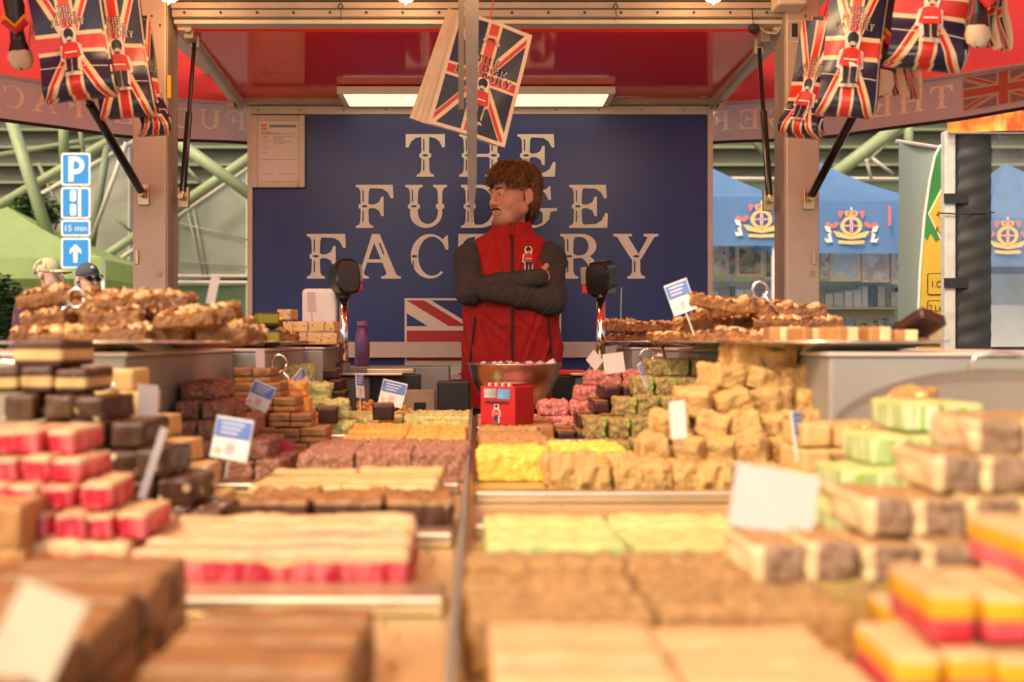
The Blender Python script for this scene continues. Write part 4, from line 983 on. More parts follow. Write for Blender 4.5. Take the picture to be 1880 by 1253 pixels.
# trunk and legs under the clothes
f.loft([(.80, .15, .10, 0, 0), (1.0, .155, .10, 0, 0), (1.2, .16, .105, 0, 0), (1.36, .165, .10, 0, 0), (1.46, .13, .085, 0, .01), (1.50, .07, .06, 0, .02)], .02)
for sg in (-1, 1):
    f.cap((sg * .085, 0, .84), (sg * .10, -.005, .46), .075, .052, .03); f.cap((sg * .10, -.005, .46), (sg * .11, .02, .10), .052, .036, .02); f.cap((sg * .11, .04, .05), (sg * .125, -.12, .035), .036, .03, .02)
SL, EL, HL = (-.163, -.030, 1.458 + zo), (-.172, -.112, 1.308 + zo), (.122, -.150, 1.362 + zo)
SRt, ER, HRt = (.168, -.030, 1.456 + zo), (.170, -.115, 1.266 + zo), (-.104, -.172, 1.304 + zo)
f.cap(SL, EL, .05, .042, .02); f.cap(EL, HL, .042, .028, .01); f.cap(SRt, ER, .05, .042, .02); f.cap(ER, HRt, .042, .028, .01)
def hand(wrist, d, up, curl):
    w = Vector(wrist); d = Vector(d).normalized(); up = Vector(up).normalized(); n = d.cross(up).normalized()
    f.cap(w, w + d * .05, .026, .024, .01)
    for sft in (-.022, .022): f.cap(w + d * .02 + up * sft * .5, w + d * .078 + up * sft, .016, .014, .008)
    for i, (o_, L_) in enumerate(((.030, .062), (.011, .072), (-.009, .068), (-.028, .054))):
        a = w + d * .080 + up * o_; b = a + d * L_ * .5 + n * curl * .3; c = b + d * L_ * .42 + n * curl
        f.cap(a, b, .0095, .009, .004); f.cap(b, c, .009, .0075, .003)
    a = w + d * .022 + up * .028; b = a + d * .03 + up * .022; f.cap(a, b, .0125, .011, .006); f.cap(b, b + d * .03 + up * .004, .011, .009, .004)
hand(HL, (.66, .75, .02), (-.1, -.05, 1), .012)
hand(HRt, (-.42, .90, -.05), (0, -.1, 1), -.012)
# neck and head
f.cap((.008, .022, 1.48 + zo), (.012, .016, 1.64 + zo), .062, .056, .03)
E_ = lambda c, r, k=.01, sub=False: f.ell(c, r, k, T, sub)
C_ = lambda a, b, ra, rb=None, k=.01, sub=False: f.cap(a, b, ra, rb, k, T, sub)
E_((0, .014, .036), (.076, .096, .088), .02)
E_((0, -.027, -.042), (.067, .067, .080), .03)
for sg in (-1, 1):
    C_((sg * .057, .012, -.062), (sg * .020, -.066, -.110), .021, .021, .03)
    E_((sg * .043, -.056, -.034), (.026, .024, .024), .025)
    E_((sg * .031, -.098, -.001), (.017, .015, .010), .012, True)
    E_((sg * .031, -.079, -.002), (.0145, .0145, .0125), .004)
    C_((sg * .014, -.092, .016), (sg * .046, -.080, .017), .0085, .007, .014)
    E_((sg * .012, -.102, -.044), (.008, .009, .007), .007)
    E_((sg * .084, .022, -.010), (.011, .023, .035), .006)
    E_((sg * .097, .014, -.008), (.008, .012, .021), .005, True)
    E_((sg * .081, .012, -.040), (.009, .010, .011), .006)
E_((0, -.080, -.113), (.024, .019, .019), .02)
C_((0, -.090, .008), (0, -.113, -.034), .0085, .0120, .014)
E_((0, -.111, -.039), (.0115, .010, .009), .008)
C_((-.020, -.090, -.071), (.020, -.090, -.071), .0075, .0075, .008); C_((-.017, -.091, -.083), (.017, -.091, -.083), .008, .008, .006)
C_((-.022, -.102, -.0765), (.022, -.102, -.0765), .0022, .0022, .003, True)
_b = SKIN.node_tree; _bs = [n for n in _b.nodes if n.type == 'BSDF_PRINCIPLED'][0]; _lk = _bs.inputs['Base Color'].links[0].from_socket
_tc = _b.nodes.new('ShaderNodeTexCoord'); _mask = None
for _c, _rad in (((0, -.070, -.115), .055), ((.045, -.02, -.085), .045), ((-.045, -.02, -.085), .045)):   # stubble along the jaw and chin
    _vd = _b.nodes.new('ShaderNodeVectorMath'); _vd.operation = 'DISTANCE'; _b.links.new(_tc.outputs['Object'], _vd.inputs[0]); _vd.inputs[1].default_value = tuple(HR @ Vector(_c) + HC)
    _mr = _b.nodes.new('ShaderNodeMapRange'); _mr.inputs[1].default_value = _rad * .5; _mr.inputs[2].default_value = _rad; _mr.inputs[3].default_value = .55; _mr.inputs[4].default_value = 0; _b.links.new(_vd.outputs['Value'], _mr.inputs[0])
    if _mask is None: _mask = _mr.outputs[0]
    else:
        _mm = _b.nodes.new('ShaderNodeMath'); _mm.operation = 'MAXIMUM'; _b.links.new(_mask, _mm.inputs[0]); _b.links.new(_mr.outputs[0], _mm.inputs[1]); _mask = _mm.outputs[0]
_mx = _b.nodes.new('ShaderNodeMix'); _mx.data_type = 'RGBA'; _b.links.new(_mask, _mx.inputs[0]); _b.links.new(_lk, _mx.inputs[6]); _mx.inputs[7].default_value = (.20, .075, .045, 1); _b.links.new(_mx.outputs[2], _bs.inputs['Base Color'])
part_local('body', f.mesh('body', SKIN))
# trousers, shoes
f = Field((-.30, -.24, .05), (.30, .24, .98), .009)
f.loft([(.74, .19, .125, 0, 0), (.96, .19, .125, 0, 0)], .03)
for sg in (-1, 1): f.cap((sg * .085, 0, .80), (sg * .10, 0, .46), .105, .08, .05); f.cap((sg * .10, 0, .46), (sg * .11, .02, .10), .08, .065, .03)
part_local('trousers', f.mesh('trousers', TROUS))
for sg in (-1, 1):
    f = Field((-.06, -.2, 0), (.06, .12, .12), .006); f.cap((0, .05, .05), (0, -.12, .036), .046, .036, .02); part_local('shoe', f.mesh('shoe', M_['black'])).location = (sg * .115, .0, 0)
# vest
VT = [(.78, .215, .150, .012, 0), (.92, .218, .152, .012, 0), (1.06, .214, .150, .010, 0), (1.20, .205, .146, .006, 0), (1.34, .196, .140, .004, 0), (1.42, .190, .132, .002, .004), (1.46, .184, .118, .002, .010), (1.482, .168, .104, .003, .014), (1.50, .142, .094, .004, .016), (1.518, .112, .088, .006, .016), (1.535, .088, .082, .008, .016)]
f = Field((-.27, -.20, .74), (.29, .20, 1.58), .0048)
f.loft(VT, .01, 2.3)
f.wrinkle(.0022, 26, 8, 17, 1.0)
f.folds(.013, [((-.10, -.12, 1.40), (.95, 0, .25), .05, .12), ((.12, -.12, 1.40), (.95, 0, -.35), .05, .11), ((-.14, -.12, 1.08), (.9, 0, .3), .06, .14), ((.16, -.12, 1.06), (.9, 0, -.4), .055, .15), ((0, -.14, 1.16), (.5, 0, .8), .06, .12)])
part_local('vest', f.mesh('vest', VEST))
VTa = np.array(VT)
def vsurf(x, z):
    a = np.interp(z, VTa[:, 0], VTa[:, 1]); b = np.interp(z, VTa[:, 0], VTa[:, 2]); cx = np.interp(z, VTa[:, 0], VTa[:, 3]); cy = np.interp(z, VTa[:, 0], VTa[:, 4])
    q = max(0, 1 - abs((x - cx) / a) ** 2.3) ** (1 / 2.3); return cy - b * q
co = MB()
def collar(u, v):
    a = R(-82 + 344 * u); t = a - math.pi / 2 + math.pi
    # u=0 / 1 at the front opening
    ang = -math.pi / 2 + R(6) + (2 * math.pi - R(12)) * u
    lift = .5 - .5 * math.cos(2 * math.pi * u)
    r = .086 + .004 * math.sin(v * 3) - .006 * v; z = 1.545 + zo - .004 + v * (.058 + .042 * lift) - .02 * (1 - lift) * (1 - v)
    return Vector((.010 + r * 1.02 * math.cos(ang), .012 + r * math.sin(ang) - .012 * (1 - lift) * (1 - v), z))
co.sheet(collar, 40, 6, uv=False); o = co.build('collar', VEST, man, world_coords=False, smooth=True)
md = o.modifiers.new('thick', 'SOLIDIFY'); md.thickness = .008
zp = MB(); zl = [(.0 + .004, z) for z in np.linspace(1.545 + zo, .80, 34)]
pts = [Vector((x + .004, vsurf(x + .004, z) - .004, z)) for x, z in zl]
zp.path(pts, .0052, 6); zp.build('zip', M_['rubber'], man, world_coords=False)
for sg, xt, xb in ((-1, -.146, -.168), (1, .158, .176)):
    zp = MB(); pts = []
    for t in np.linspace(0, 1, 10):
        x = xt + (xb - xt) * t; z = 1.20 + zo + (1.005 - 1.20) * t; pts.append(Vector((x, vsurf(x, z) - .004, z)))
    zp.path(pts, .0042, 6); zp.box(pts[-1] + Vector((0, -.004, -.008)), (.008, .004, .022)); zp.build('pocket_zip', M_['rubber'], man, world_coords=False)
bd = MB(); bh = .108
def bf(p, h):
    x = .076 + p[0] * bh; z = 1.388 + zo + p[1] * bh; return Vector((x, vsurf(x, z) - .004 - h * .5, z))
guard_into(bd, bf); bd.build('guard_badge', GM, man, world_coords=False, fixn=False)
# sleeves
for nm, S_, E2, H2, rs in (('l', SL, EL, HL, (.070, .057, .050, .041)), ('r', SRt, ER, HRt, (.070, .059, .050, .041))):
    lo = np.min([S_, E2, H2], 0) - .11; hi = np.max([S_, E2, H2], 0) + .11
    f = Field(lo, hi, .0048)
    S3 = Vector(S_) + Vector((0, 0, -.005)); f.cap(S3, E2, rs[0], rs[1], .03); f.ell(S3 + Vector((0, 0, -.012)), (.073, .080, .062), .02)
    d = Vector(H2) - Vector(E2); f.cap(E2, Vector(E2) + d * .45, rs[1], rs[2], .03); f.cap(Vector(E2) + d * .45, Vector(H2) - d.normalized() * .005, rs[2], rs[3], .02)
    f.wrinkle(.0022, 38, 20, 46, 2.0 if nm == 'l' else 4.1)
    mid = Vector(S_).lerp(Vector(E2), .55); fm_ = Vector(E2).lerp(Vector(H2), .4)
    f.folds(.008, [(mid, (.35 if nm == 'l' else -.35, 0, .94), .034, .10), (E2, (.7 if nm == 'l' else -.7, .1, .7), .026, .07), (fm_, (.85, .1, .5 if nm == 'l' else -.5), .030, .10), (S_, (.6, 0, .8), .04, .06)])
    part_local('sleeve', f.mesh('sleeve', SLEEVE))
# eyes, brows, moustache, stubble
hl = lambda p: HR @ Vector(p) + HC
for sg in (-1, 1):
    e = MB(); e.ell(hl((sg * .031, -.0845, -.002)), (.0115, .0100, .0058), 12, 8, 0, HR); ey = e.build('eye', EYEW, man, world_coords=False, smooth=True)
    e = MB(); e.ell(hl((sg * .031 - .003, -.0915, -.001)), (.0052, .0040, .0052), 8, 6, 0, HR); e.build('iris', IRIS, ey, world_coords=False, smooth=True)
    e = MB(); e.path([hl((sg * .013, -.103, .017)), hl((sg * .03, -.0995, .024)), hl((sg * .046, -.088, .021))], [.0028, .0042, .002], 6); e.build('eyebrow', HAIRM, man, world_coords=False, smooth=True)
e = MB()
for sg in (-1, 1):
    e.path([hl((0, -.1015, -.0615)), hl((sg * .012, -.1005, -.0625)), hl((sg * .023, -.0945, -.066)), hl((sg * .028, -.0885, -.071))], [.0035, .0042, .0036, .0016], 7)
e.build('moustache', pm('moustache_hair', (.045, .017, .008), .6), man, world_coords=False, smooth=True)
# hair: scalp cap plus locks
f = Field(np.array(HC) - .16, np.array(HC) + .16, .0045)
f.ell((0, .024, .048), (.083, .103, .092), .01, T)
f.ell((0, .074, -.03), (.064, .058, .105), .03, T)
f.ell((0, -.102, -.045), (.12, .092, .100), .01, T, True)
for sg in (-1, 1): f.ell((sg * .095, .010, -.034), (.048, .046, .062), .008, T, True)
f.wrinkle(.004, 150, 90, 60, .7)
hair = part_local('hair', f.mesh('hair', pm('hair_base_shade', (.030, .011, .004), .6, 0, .3, 80)))  # cap coloured darker than the locks: painted shade for the gaps between them
lk = MB(); rr = random.Random(21)
def scalp(az, el, k=1.0):
    return Vector((.082 * k * math.cos(el) * math.sin(az), .020 - .100 * k * math.cos(el) * math.cos(az), .046 + .090 * k * math.sin(el)))
for i in range(1900):
    az = rr.uniform(-math.pi, math.pi); el0 = rr.uniform(.35, 1.5)
    back = abs(az) > 1.95; front = abs(az) < .95
    if back: el1, drop = -.5, rr.uniform(.04, .10)
    elif front: el1, drop = rr.uniform(.02, .42), .012
    elif abs(az) < 1.22: el1, drop = rr.uniform(-.22, .15), .02
    else: el1, drop = rr.uniform(.12, .30), .004
    n = 7; pts = []; sw = rr.uniform(-.45, .45); lift = rr.uniform(1.02, 1.15)
    for j in range(n):
        t = j / (n - 1); el = el0 + (el1 - el0) * t
        p = scalp(az + sw * t + .16 * math.sin(t * 6 + i), el, lift + (.05 * t if front else .03 * t))
        if t > .7: p.z -= drop * (t - .7) / .3
        if front and t > .6: p.y -= .022 * (t - .6) / .4 * rr.uniform(.4, 1.2)
        pts.append(hl(p))
    if i % 9 == 0:
        c0 = hl((0, .02, .046)); pts = [q + (q - c0).normalized() * (.014 * math.sin(j_ / 6 * math.pi) + .010 * j_ / 6 * rr.random()) for j_, q in enumerate(pts)]; lk.path(pts, [.0008, .0013, .0014, .0013, .0011, .0008, .0003], 4, 0, False); continue
    lk.path(pts, [.0018, .0030, .0034, .0031, .0026, .0018, .0005], 4, 0, False)
lk.build('locks', HAIRM, hair, world_coords=False, smooth=True)

# ------------------------------------------------------------------ two passers-by outside on the left
def passer(label, px, py_top, D, yaw, top_mat, cap_mat, brim_mat, glasses, purple=False):
    ztop = Z(py_top, D); s = ztop / 1.80
    t = thing('person', label, 'person', (X(px, D), D, 0))
    H = Matrix.Rotation(yaw, 3, 'Z'); hc = Vector((0, -.01, 1.665)); TT = (H, hc); f = Field((-.34, -.3, 0), (.34, .3, 1.82), .011)
    f.loft([(.82, .15, .10, 0, 0), (1.1, .15, .10, 0, 0), (1.35, .17, .105, 0, 0), (1.46, .12, .08, 0, 0), (1.5, .06, .06, 0, 0)], .03)
    for sg in (-1, 1):
        f.cap((sg * .09, 0, .86), (sg * .1, 0, .46), .08, .055, .03); f.cap((sg * .1, 0, .46), (sg * .1, .02, .08), .055, .04, .02); f.cap((sg * .1, .05, .04), (sg * .11, -.12, .03), .04, .03, .02)
        f.cap((sg * .19, 0, 1.42), (sg * .23, .02, 1.12), .05, .042, .03); f.cap((sg * .23, .02, 1.12), (sg * .2, -.10, .92), .04, .03, .02); f.ell((sg * .195, -.13, .87), (.03, .045, .05), .02)
    f.cap((0, .02, 1.46), (0, .01, 1.6), .06, .055, .02)
    f.ell((0, .012, .035), (.077, .096, .088), .02, TT); f.ell((0, -.026, -.042), (.064, .066, .078), .03, TT); f.ell((0, -.078, -.11), (.024, .02, .02), .02, TT)
    f.cap((0, -.09, .005), (0, -.122, -.04), .009, .014, .012, TT)
    for sg in (-1, 1): f.ell((sg * .08, .02, -.012), (.011, .021, .032), .01, TT)
    link('body', f.mesh('body', SKINP), t, False)
    f = Field((-.36, -.32, .78), (.36, .3, 1.58), .011)
    f.loft([(.82, .18, .125, 0, 0), (1.1, .175, .12, 0, 0), (1.35, .19, .125, 0, 0), (1.46, .15, .10, 0, 0), (1.53, .08, .08, 0, .01)], .02)
    for sg in (-1, 1): f.cap((sg * .19, 0, 1.42), (sg * .23, .02, 1.12), .07, .06, .03); f.cap((sg * .23, .02, 1.12), (sg * .2, -.09, .95), .06, .045, .02)
    f.wrinkle(.006, 24, 10, 18, px)
    link('jacket', f.mesh('jacket', top_mat), t, False)
    f = Field((-.25, -.2, .05), (.25, .2, .95), .012)
    f.loft([(.78, .165, .115, 0, 0), (.9, .165, .115, 0, 0)], .02)
    for sg in (-1, 1): f.cap((sg * .09, 0, .84), (sg * .1, 0, .46), .09, .07, .03); f.cap((sg * .1, 0, .46), (sg * .1, .02, .1), .07, .06, .02)
    link('trousers', f.mesh('trousers', TROUS), t, False)
    hl2 = lambda p: H @ Vector(p) + hc
    f = Field(np.array(hc) - .17, np.array(hc) + .17, .006)
    f.ell((0, .014, .040), (.083, .103, .090), .01, TT); f.ell((0, .0, -.075), (.15, .16, .102), .006, TT, True)
    cp_ = link('cap', f.mesh('cap', cap_mat), t, False)
    br = MB()
    def bf2(u, v):
        a = (u - .5) * 2.2; rr_ = .100 + .075 * v * (math.cos(a * .9)); return hl2((.085 * math.sin(a) * (1 + .1 * v), -.005 - rr_ * math.cos(a), .030 - .018 * v + .012 * math.cos(a * 1.4)))
    br.sheet(bf2, 10, 4, uv=False); o = br.build('cap_brim', brim_mat, cp_, world_coords=False, smooth=True); o.modifiers.new('t', 'SOLIDIFY').thickness = .005
    if glasses:
        gl = MB()
        for sg in (-1, 1):
            gl.ell(hl2((sg * .034, -.094, -.002)), (.026, .010, .019), 10, 6, 0, H); gl.path([hl2((sg * .058, -.085, .004)), hl2((sg * .078, -.03, .004)), hl2((sg * .082, .02, .002))], .003, 5)
        gl.path([hl2((-.015, -.102, .004)), hl2((.015, -.102, .004))], .003, 5); gl.build('sunglasses', M_['black_gloss'], t, world_coords=False, smooth=True)
        e = MB(); e.ell(hl2((-.01, -.088, .085)), (.016, .008, .014), 8, 5, 0, H); e.build('cap_badge', M_['white'], cp_, world_coords=False)
    t.scale = (s, s, s)
    return t
SKINP = pm('skin_pale', (.62, .36, .26), .55, 0, .1, 14)
CAMO = pm('camo_cloth', (.52, .46, .26), .9, 0, .2, 22, c2=(.20, .17, .10), contrast=(.52, .56), spots=(.70, .58, .25), spot_scale=26, spot_size=.16)
passer('person in camouflage cap and purple jacket walking past at far left', 91, 472, 7.0, R(80), pm('purple_jacket', (.10, .03, .05), .8, 0, .3, 20), CAMO, CAMO, False)
passer('person in dark grey cap and black sunglasses beside the parking sign', 163, 481, 7.4, R(48), pm('dark_shirt', (.05, .05, .05), .8), pm('grey_cap', (.07, .07, .07), .8), M_['black'], True)
# ------------------------------------------------------------------ carrier bags hung from the hatch
FB = ((.016, .020, .055), (.78, .60, .36), (.62, .035, .025))
BAGF = flagmat('bag_union_print', .56, *FB, rough=.3, cross=(.080, .125), diag=(.028, .074))
BAGSIDE = pm('bag_paper', (.72, .58, .40), .6, 0, .08, 30)
BAGDARK = pm('bag_dark', (.018, .016, .02), .35, 0, .3, 30)
TXT = [M_['dark_ink'], M_['cream']]
def bag(label, px, py, D, w, h, roll, yaw, curl=.05, thick=.02, sheets=3, emblem=.52, bandz=.66, fur=False):
    """px,py: top centre"""
    p = W(px, py, D); t = thing('printed_bag', label, 'bag', p, 0, 'printed bags hanging from the hatch')
    t.rotation_euler = (0, R(roll), R(yaw))
    prof = [(0, 0), (0, -.2), (-.004, -.45), (-.004, -.62), (-.010, -.72), (-.4 * curl - .01, -.80), (-.8 * curl, -.865), (-curl, -.91), (-.9 * curl, -.955), (-.5 * curl, -.985), (0, -1.0), (.3 * curl, -.985)]
    sarr = [0]
    for i in range(1, len(prof)): sarr.append(sarr[-1] + math.hypot(prof[i][0] - prof[i - 1][0], (prof[i][1] - prof[i - 1][1]) * h))
    Ls = sarr[-1]
    def at(v):
        s_ = max(0, min(1, v)) * Ls
        for i in range(1, len(sarr)):
            if s_ <= sarr[i] + 1e-9:
                k = (s_ - sarr[i - 1]) / (sarr[i] - sarr[i - 1] + 1e-9); return prof[i - 1][0] + (prof[i][0] - prof[i - 1][0]) * k, (prof[i - 1][1] + (prof[i][1] - prof[i - 1][1]) * k) * h
        return prof[-1][0], prof[-1][1] * h
    ph = px * .1
    def pos(u, v, off=0):
        y, z = at(v); bow = .010 * math.sin(u * math.pi) + .004 * math.sin(u * 7 + v * 9 + ph)
        return Vector(((u - .5) * w * (1 - .06 * math.sin(v * 3)), y - bow - off, z))
    MB().sheet(lambda u, v: pos(u, 1 - v), 10, 26).build('front_print', BAGF, t, world_coords=False, smooth=True, fixn=False)
    for k in range(1, sheets + 1):
        MB().sheet(lambda u, v: pos(u, 1 - v, -.006 * k) + Vector((.004 * k, .002 * k, -.006 * k * math.cos(k))), 4, 20).build('bag_sheet', BAGF if k % 2 else BAGSIDE, t, world_coords=False, smooth=True, fixn=False)
    gm = MB(); ghh = .36 * h
    guard_into(gm, lambda q, hh: pos(.5 + q[0] * ghh / w, emblem + .22 - q[1] * ghh / h * .95, .003 + hh * 2.2)); gm.build('guard_print', GM, t, world_coords=False, fixn=False)
    tm = MB(); size = h * .036
    text_into(tm, ['THE', 'FUDGE', 'FACTORY'], lambda q, hh: pos(.5 + q[0] / w * .80, emblem - .225 - q[1] / h, .0015 + hh * .4), size, 1.25, 0, .004, gap=.16)
    tb = MB(); text_into(tb, ['THE', 'FUDGE', 'FACTORY'], lambda q, hh: pos(.5 + q[0] / w * .80 + .012, emblem - .225 - q[1] / h + .004, .0012), size * 1.06, 1.18, 0, .001, gap=.13)
    tm.build('lettering', TXT[0], t, world_coords=False, fixn=False); tb.build('lettering_edge', TXT[1], t, world_coords=False, fixn=False)
    MB().path([pos(u, bandz + .03 * u, .003) for u in np.linspace(0, 1, 9)], .0012, 5).build('rubber_band', M_['cream'], t, world_coords=False)
    MB().path([(0, -.002, 0), (.004, 0, .05), (0, .02, .5)], .0012, 5).build('string', M_['rubber'], t, world_coords=False)
    return t
bag('largest union flag bag at the upper left with full guard print', 104, -62, 2.75, .182, .362, -10, 12)
bag('union flag bag hanging behind the largest one at upper left', 196, -40, 2.95, .150, .405, -8, 18, .04)
bag('narrow brightly lit union flag bag against the left post', 246, 36, 3.05, .090, .345, -9, 34, .05, emblem=.52)
bag('narrow brightly lit union flag bag against the right post', 1510, 40, 3.05, .118, .345, 11, -30, .06)
bag('union flag bag with full guard print near the right post', 1583, -66, 2.80, .150, .42, 7, -14, .045)
bag('large union flag bag with curled foot at the upper right', 1735, -150, 2.60, .185, .385, 9, -12, .06, sheets=4)
bag('union flag bag partly hidden behind others at the upper right', 1668, -60, 2.95, .10, .30, 8, -40, .05)
def guard_bag(label, px, py, D, h, roll, flip=1):
    p = W(px, py, D); t = thing('printed_bag', label, 'bag', p, 0, 'printed bags hanging from the hatch'); t.rotation_euler = (0, R(roll), R(15 * flip))
    prof = [(.022, 0), (.032, -.25), (.026, -.5), (.020, -.62), (.022, -.72), (.030, -.82), (.034, -.9), (.028, -.97), (.008, -1.0)]
    def edge(i): return prof[i][0] * (h / .3), prof[i][1] * h
    for name, i0, i1, mat in (('dark_sleeve', 0, 4, BAGDARK), ('lower_sleeve', 4, 5, BAGDARK), ('fringe', 5, 8, BAGSIDE)):
        mb = MB(); mb.lathe([edge(i) for i in range(i0, i1 + 1)], n=12); o = mb.build(name, mat, t, world_coords=False, smooth=True); o.scale = (1, .55, 1)
        if name == 'fringe':
            for v in o.data.vertices: v.co += v.normal * random.uniform(-.006, .006)
    for zz, m_ in ((-.50, 1), (-.55, 0)):
        mb = MB(); w_ = .030 * h / .3
        mb.path([(-w_, -.020, zz * h), (0, -.026, zz * h - .03), (w_, -.020, zz * h)], .006 if m_ else .010, 6); mb.build('chevron', M_['yellow_st'] if m_ else GM[2], t, world_coords=False)
    for k in range(4):
        mb = MB().sheet(lambda u, v: Vector((flip * (.028 + .016 * k + .018 * v * v + .010 * math.sin(v * 6 + k)) * h / .3, -.012 + .03 * u, -h * (.35 + .62 * v))), 2, 14); mb.build('bag_edge', BAGF if k % 2 == 0 else BAGSIDE, t, world_coords=False, smooth=True, fixn=False)
    MB().path([(0, 0, 0), (.004, 0, .3)], .0012, 5).build('string', M_['rubber'], t, world_coords=False)
guard_bag('dark rolled bag bundle with fringed foot at the upper left edge', 18, -60, 2.85, .285, -6, 1)
guard_bag('dark rolled bag bundle with fringed foot right of the guard bag', 1638, -70, 2.9, .385, 6, 1)
guard_bag('dark rolled bag bundle with fringed foot in the upper right corner', 1812, -120, 2.55, .285, 6, 1)
# paper carrier in the middle
p = W(908, 52, 3.42); t = thing('paper_carrier_bag', 'cream edged union flag paper carrier hanging in front of the sign', 'bag', p); t.rotation_euler = (0, R(15), R(14))
w, h = .262, .395
CAR = flagmat('carrier_union_print', .62, *FB, rough=.35, border=.05, bordercol=(.72, .60, .44), cross=(.058, .095), diag=(.024, .054))
def cpos(u, v, off=0): return Vector(((u - .5) * w * (1 + .04 * v), -.008 * math.sin(u * math.pi) + .003 * math.sin(u * 9 + v * 7) - off, .02 - v * h))
MB().sheet(lambda u, v: cpos(u, 1 - v), 10, 12).build('front_print', CAR, t, world_coords=False, smooth=True, fixn=False)
for k in range(3):
    MB().sheet(lambda u, v: cpos(u, 1 - v) + Vector((-.016 * (k + 1) * (1.15 - .5 * v), .02 + .012 * k, .004 * k)), 4, 8).build('paper_sheet', BAGSIDE, t, world_coords=False, smooth=True, fixn=False)
gm = MB(); guard_into(gm, lambda q, hh: cpos(.53 + q[0] * .155 / w, .88 - q[1] * .155 / h, .002 + hh * 1.5)); gm.build('guard_print', GM, t, world_coords=False, fixn=False)
tm = MB(); text_into(tm, ['THE', 'FUDGE', 'FACTORY'], lambda q, hh: cpos(.52 + q[0] / w, .375 - q[1] / h, .0015 + hh * .4), .023, 1.22, 0, .004, gap=.16); tm.build('lettering', TXT[0], t, world_coords=False, fixn=False)
tm = MB(); text_into(tm, ['THE', 'FUDGE', 'FACTORY'], lambda q, hh: cpos(.52 + q[0] / w + .006, .378 - q[1] / h, .0012), .0245, 1.15, 0, .001, gap=.12); tm.build('lettering_edge', TXT[1], t, world_coords=False, fixn=False)
cb = MB(); cb.path([cpos(.40, .20, .004), cpos(.44, .155, .012), cpos(.54, .15, .012), cpos(.60, .20, .004)], .006, 6); cb.build('handle', BAGSIDE, t, world_coords=False)
MB().path([(-.02, -.005, .0), (-.026, 0, .06), (-.055, .02, .42)], .0022, 6).build('string', GM[2], t, world_coords=False)

# hanging tapered metal strip
p = W(866, 416, 2.62); t = thing('hanging_strip', 'long tapered metal strip hanging in front of the sign', 'metal strip', p)
mb = MB(); top = 1.35
mb.add([(0, 0, 0), (-.010, 0, .10), (.012, 0, .10), (-.018, 0, .55), (.018, 0, .55), (-.019, 0, top), (.019, 0, top)] + [(0, .006, 0), (-.010, .006, .10), (.012, .006, .10), (-.018, .006, .55), (.018, .006, .55), (-.019, .006, top), (.019, .006, top)],
       [(0, 2, 1), (1, 2, 4, 3), (3, 4, 6, 5), (7, 8, 9), (8, 10, 11, 9), (10, 12, 13, 11), (0, 1, 8, 7), (1, 3, 10, 8), (3, 5, 12, 10), (0, 7, 9, 2), (2, 9, 11, 4), (4, 11, 13, 6), (5, 6, 13, 12)])
mb.build('blade', pm('strip_metal', (.15, .105, .085), .45, .4, .2, 12), t, world_coords=False)
MB().bx(-.034, -.0195, .002, .010, .30, top).build('dark_edge', pm('strip_dark', (.12, .085, .05), .5, .3), t, world_coords=False)

# ------------------------------------------------------------------ warm bulbs strung under the hatch
BULB = pm('bulb_glass', (.9, .75, .5), .2, emit=(1.0, .66, .32), emit_s=18)
def bulb(x, D, z, watts, label):
    t = thing('hanging_bulb', label, 'light bulb', (x, D, z), 0, 'warm bulbs strung under the hatch')
    prof = [(.002, -.078), (.004, -.072), (.020, -.066), (.036, -.05), (.042, -.03), (.040, -.01), (.028, .012), (.016, .03), (.014, .04)]
    MB().lathe(prof, n=20).build('globe', BULB, t, world_coords=False, smooth=True)
    MB().lathe([(.016, .032), (.018, .04), (.018, .075), (.004, .085)], n=14).build('socket', M_['black'], t, world_coords=False, smooth=True)
    MB().path([(0, 0, .08), (0, 0, .3)], .003, 6).build('cord', M_['black'], t, world_coords=False)
    ld = bpy.data.lights.new('bulb_light', 'POINT'); ld.energy = watts; ld.color = (1.0, .66, .34); ld.shadow_soft_size = .045
    lo = bpy.data.objects.new('bulb_light', ld); col.objects.link(lo); lo.parent = t; lo.location = (0, 0, -.13)
    return t
for px, nm in ((310, 'hanging bulb at the top edge by the left post'), (745, 'hanging bulb at the top edge above the carrier bag'), (1310, 'hanging bulb at the top edge by the right post')):
    q = W(px, -20, 3.45); bulb(q.x, q.y, Z(8, 3.45) + .078, LAMP_W * .2, nm)
for i, (x, D) in enumerate(((-.75, 2.5), (.0, 2.4), (.75, 2.5), (-.75, 1.5), (.05, 1.4), (.75, 1.5))):
    bulb(x, D, 2.28 + .12 * (i > 2), LAMP_W * (1.0 if i < 3 else .50), 'warm bulb above the ' + ('far', 'near')[i > 2] + ' counter, ' + ('left', 'middle', 'right')[i % 3])

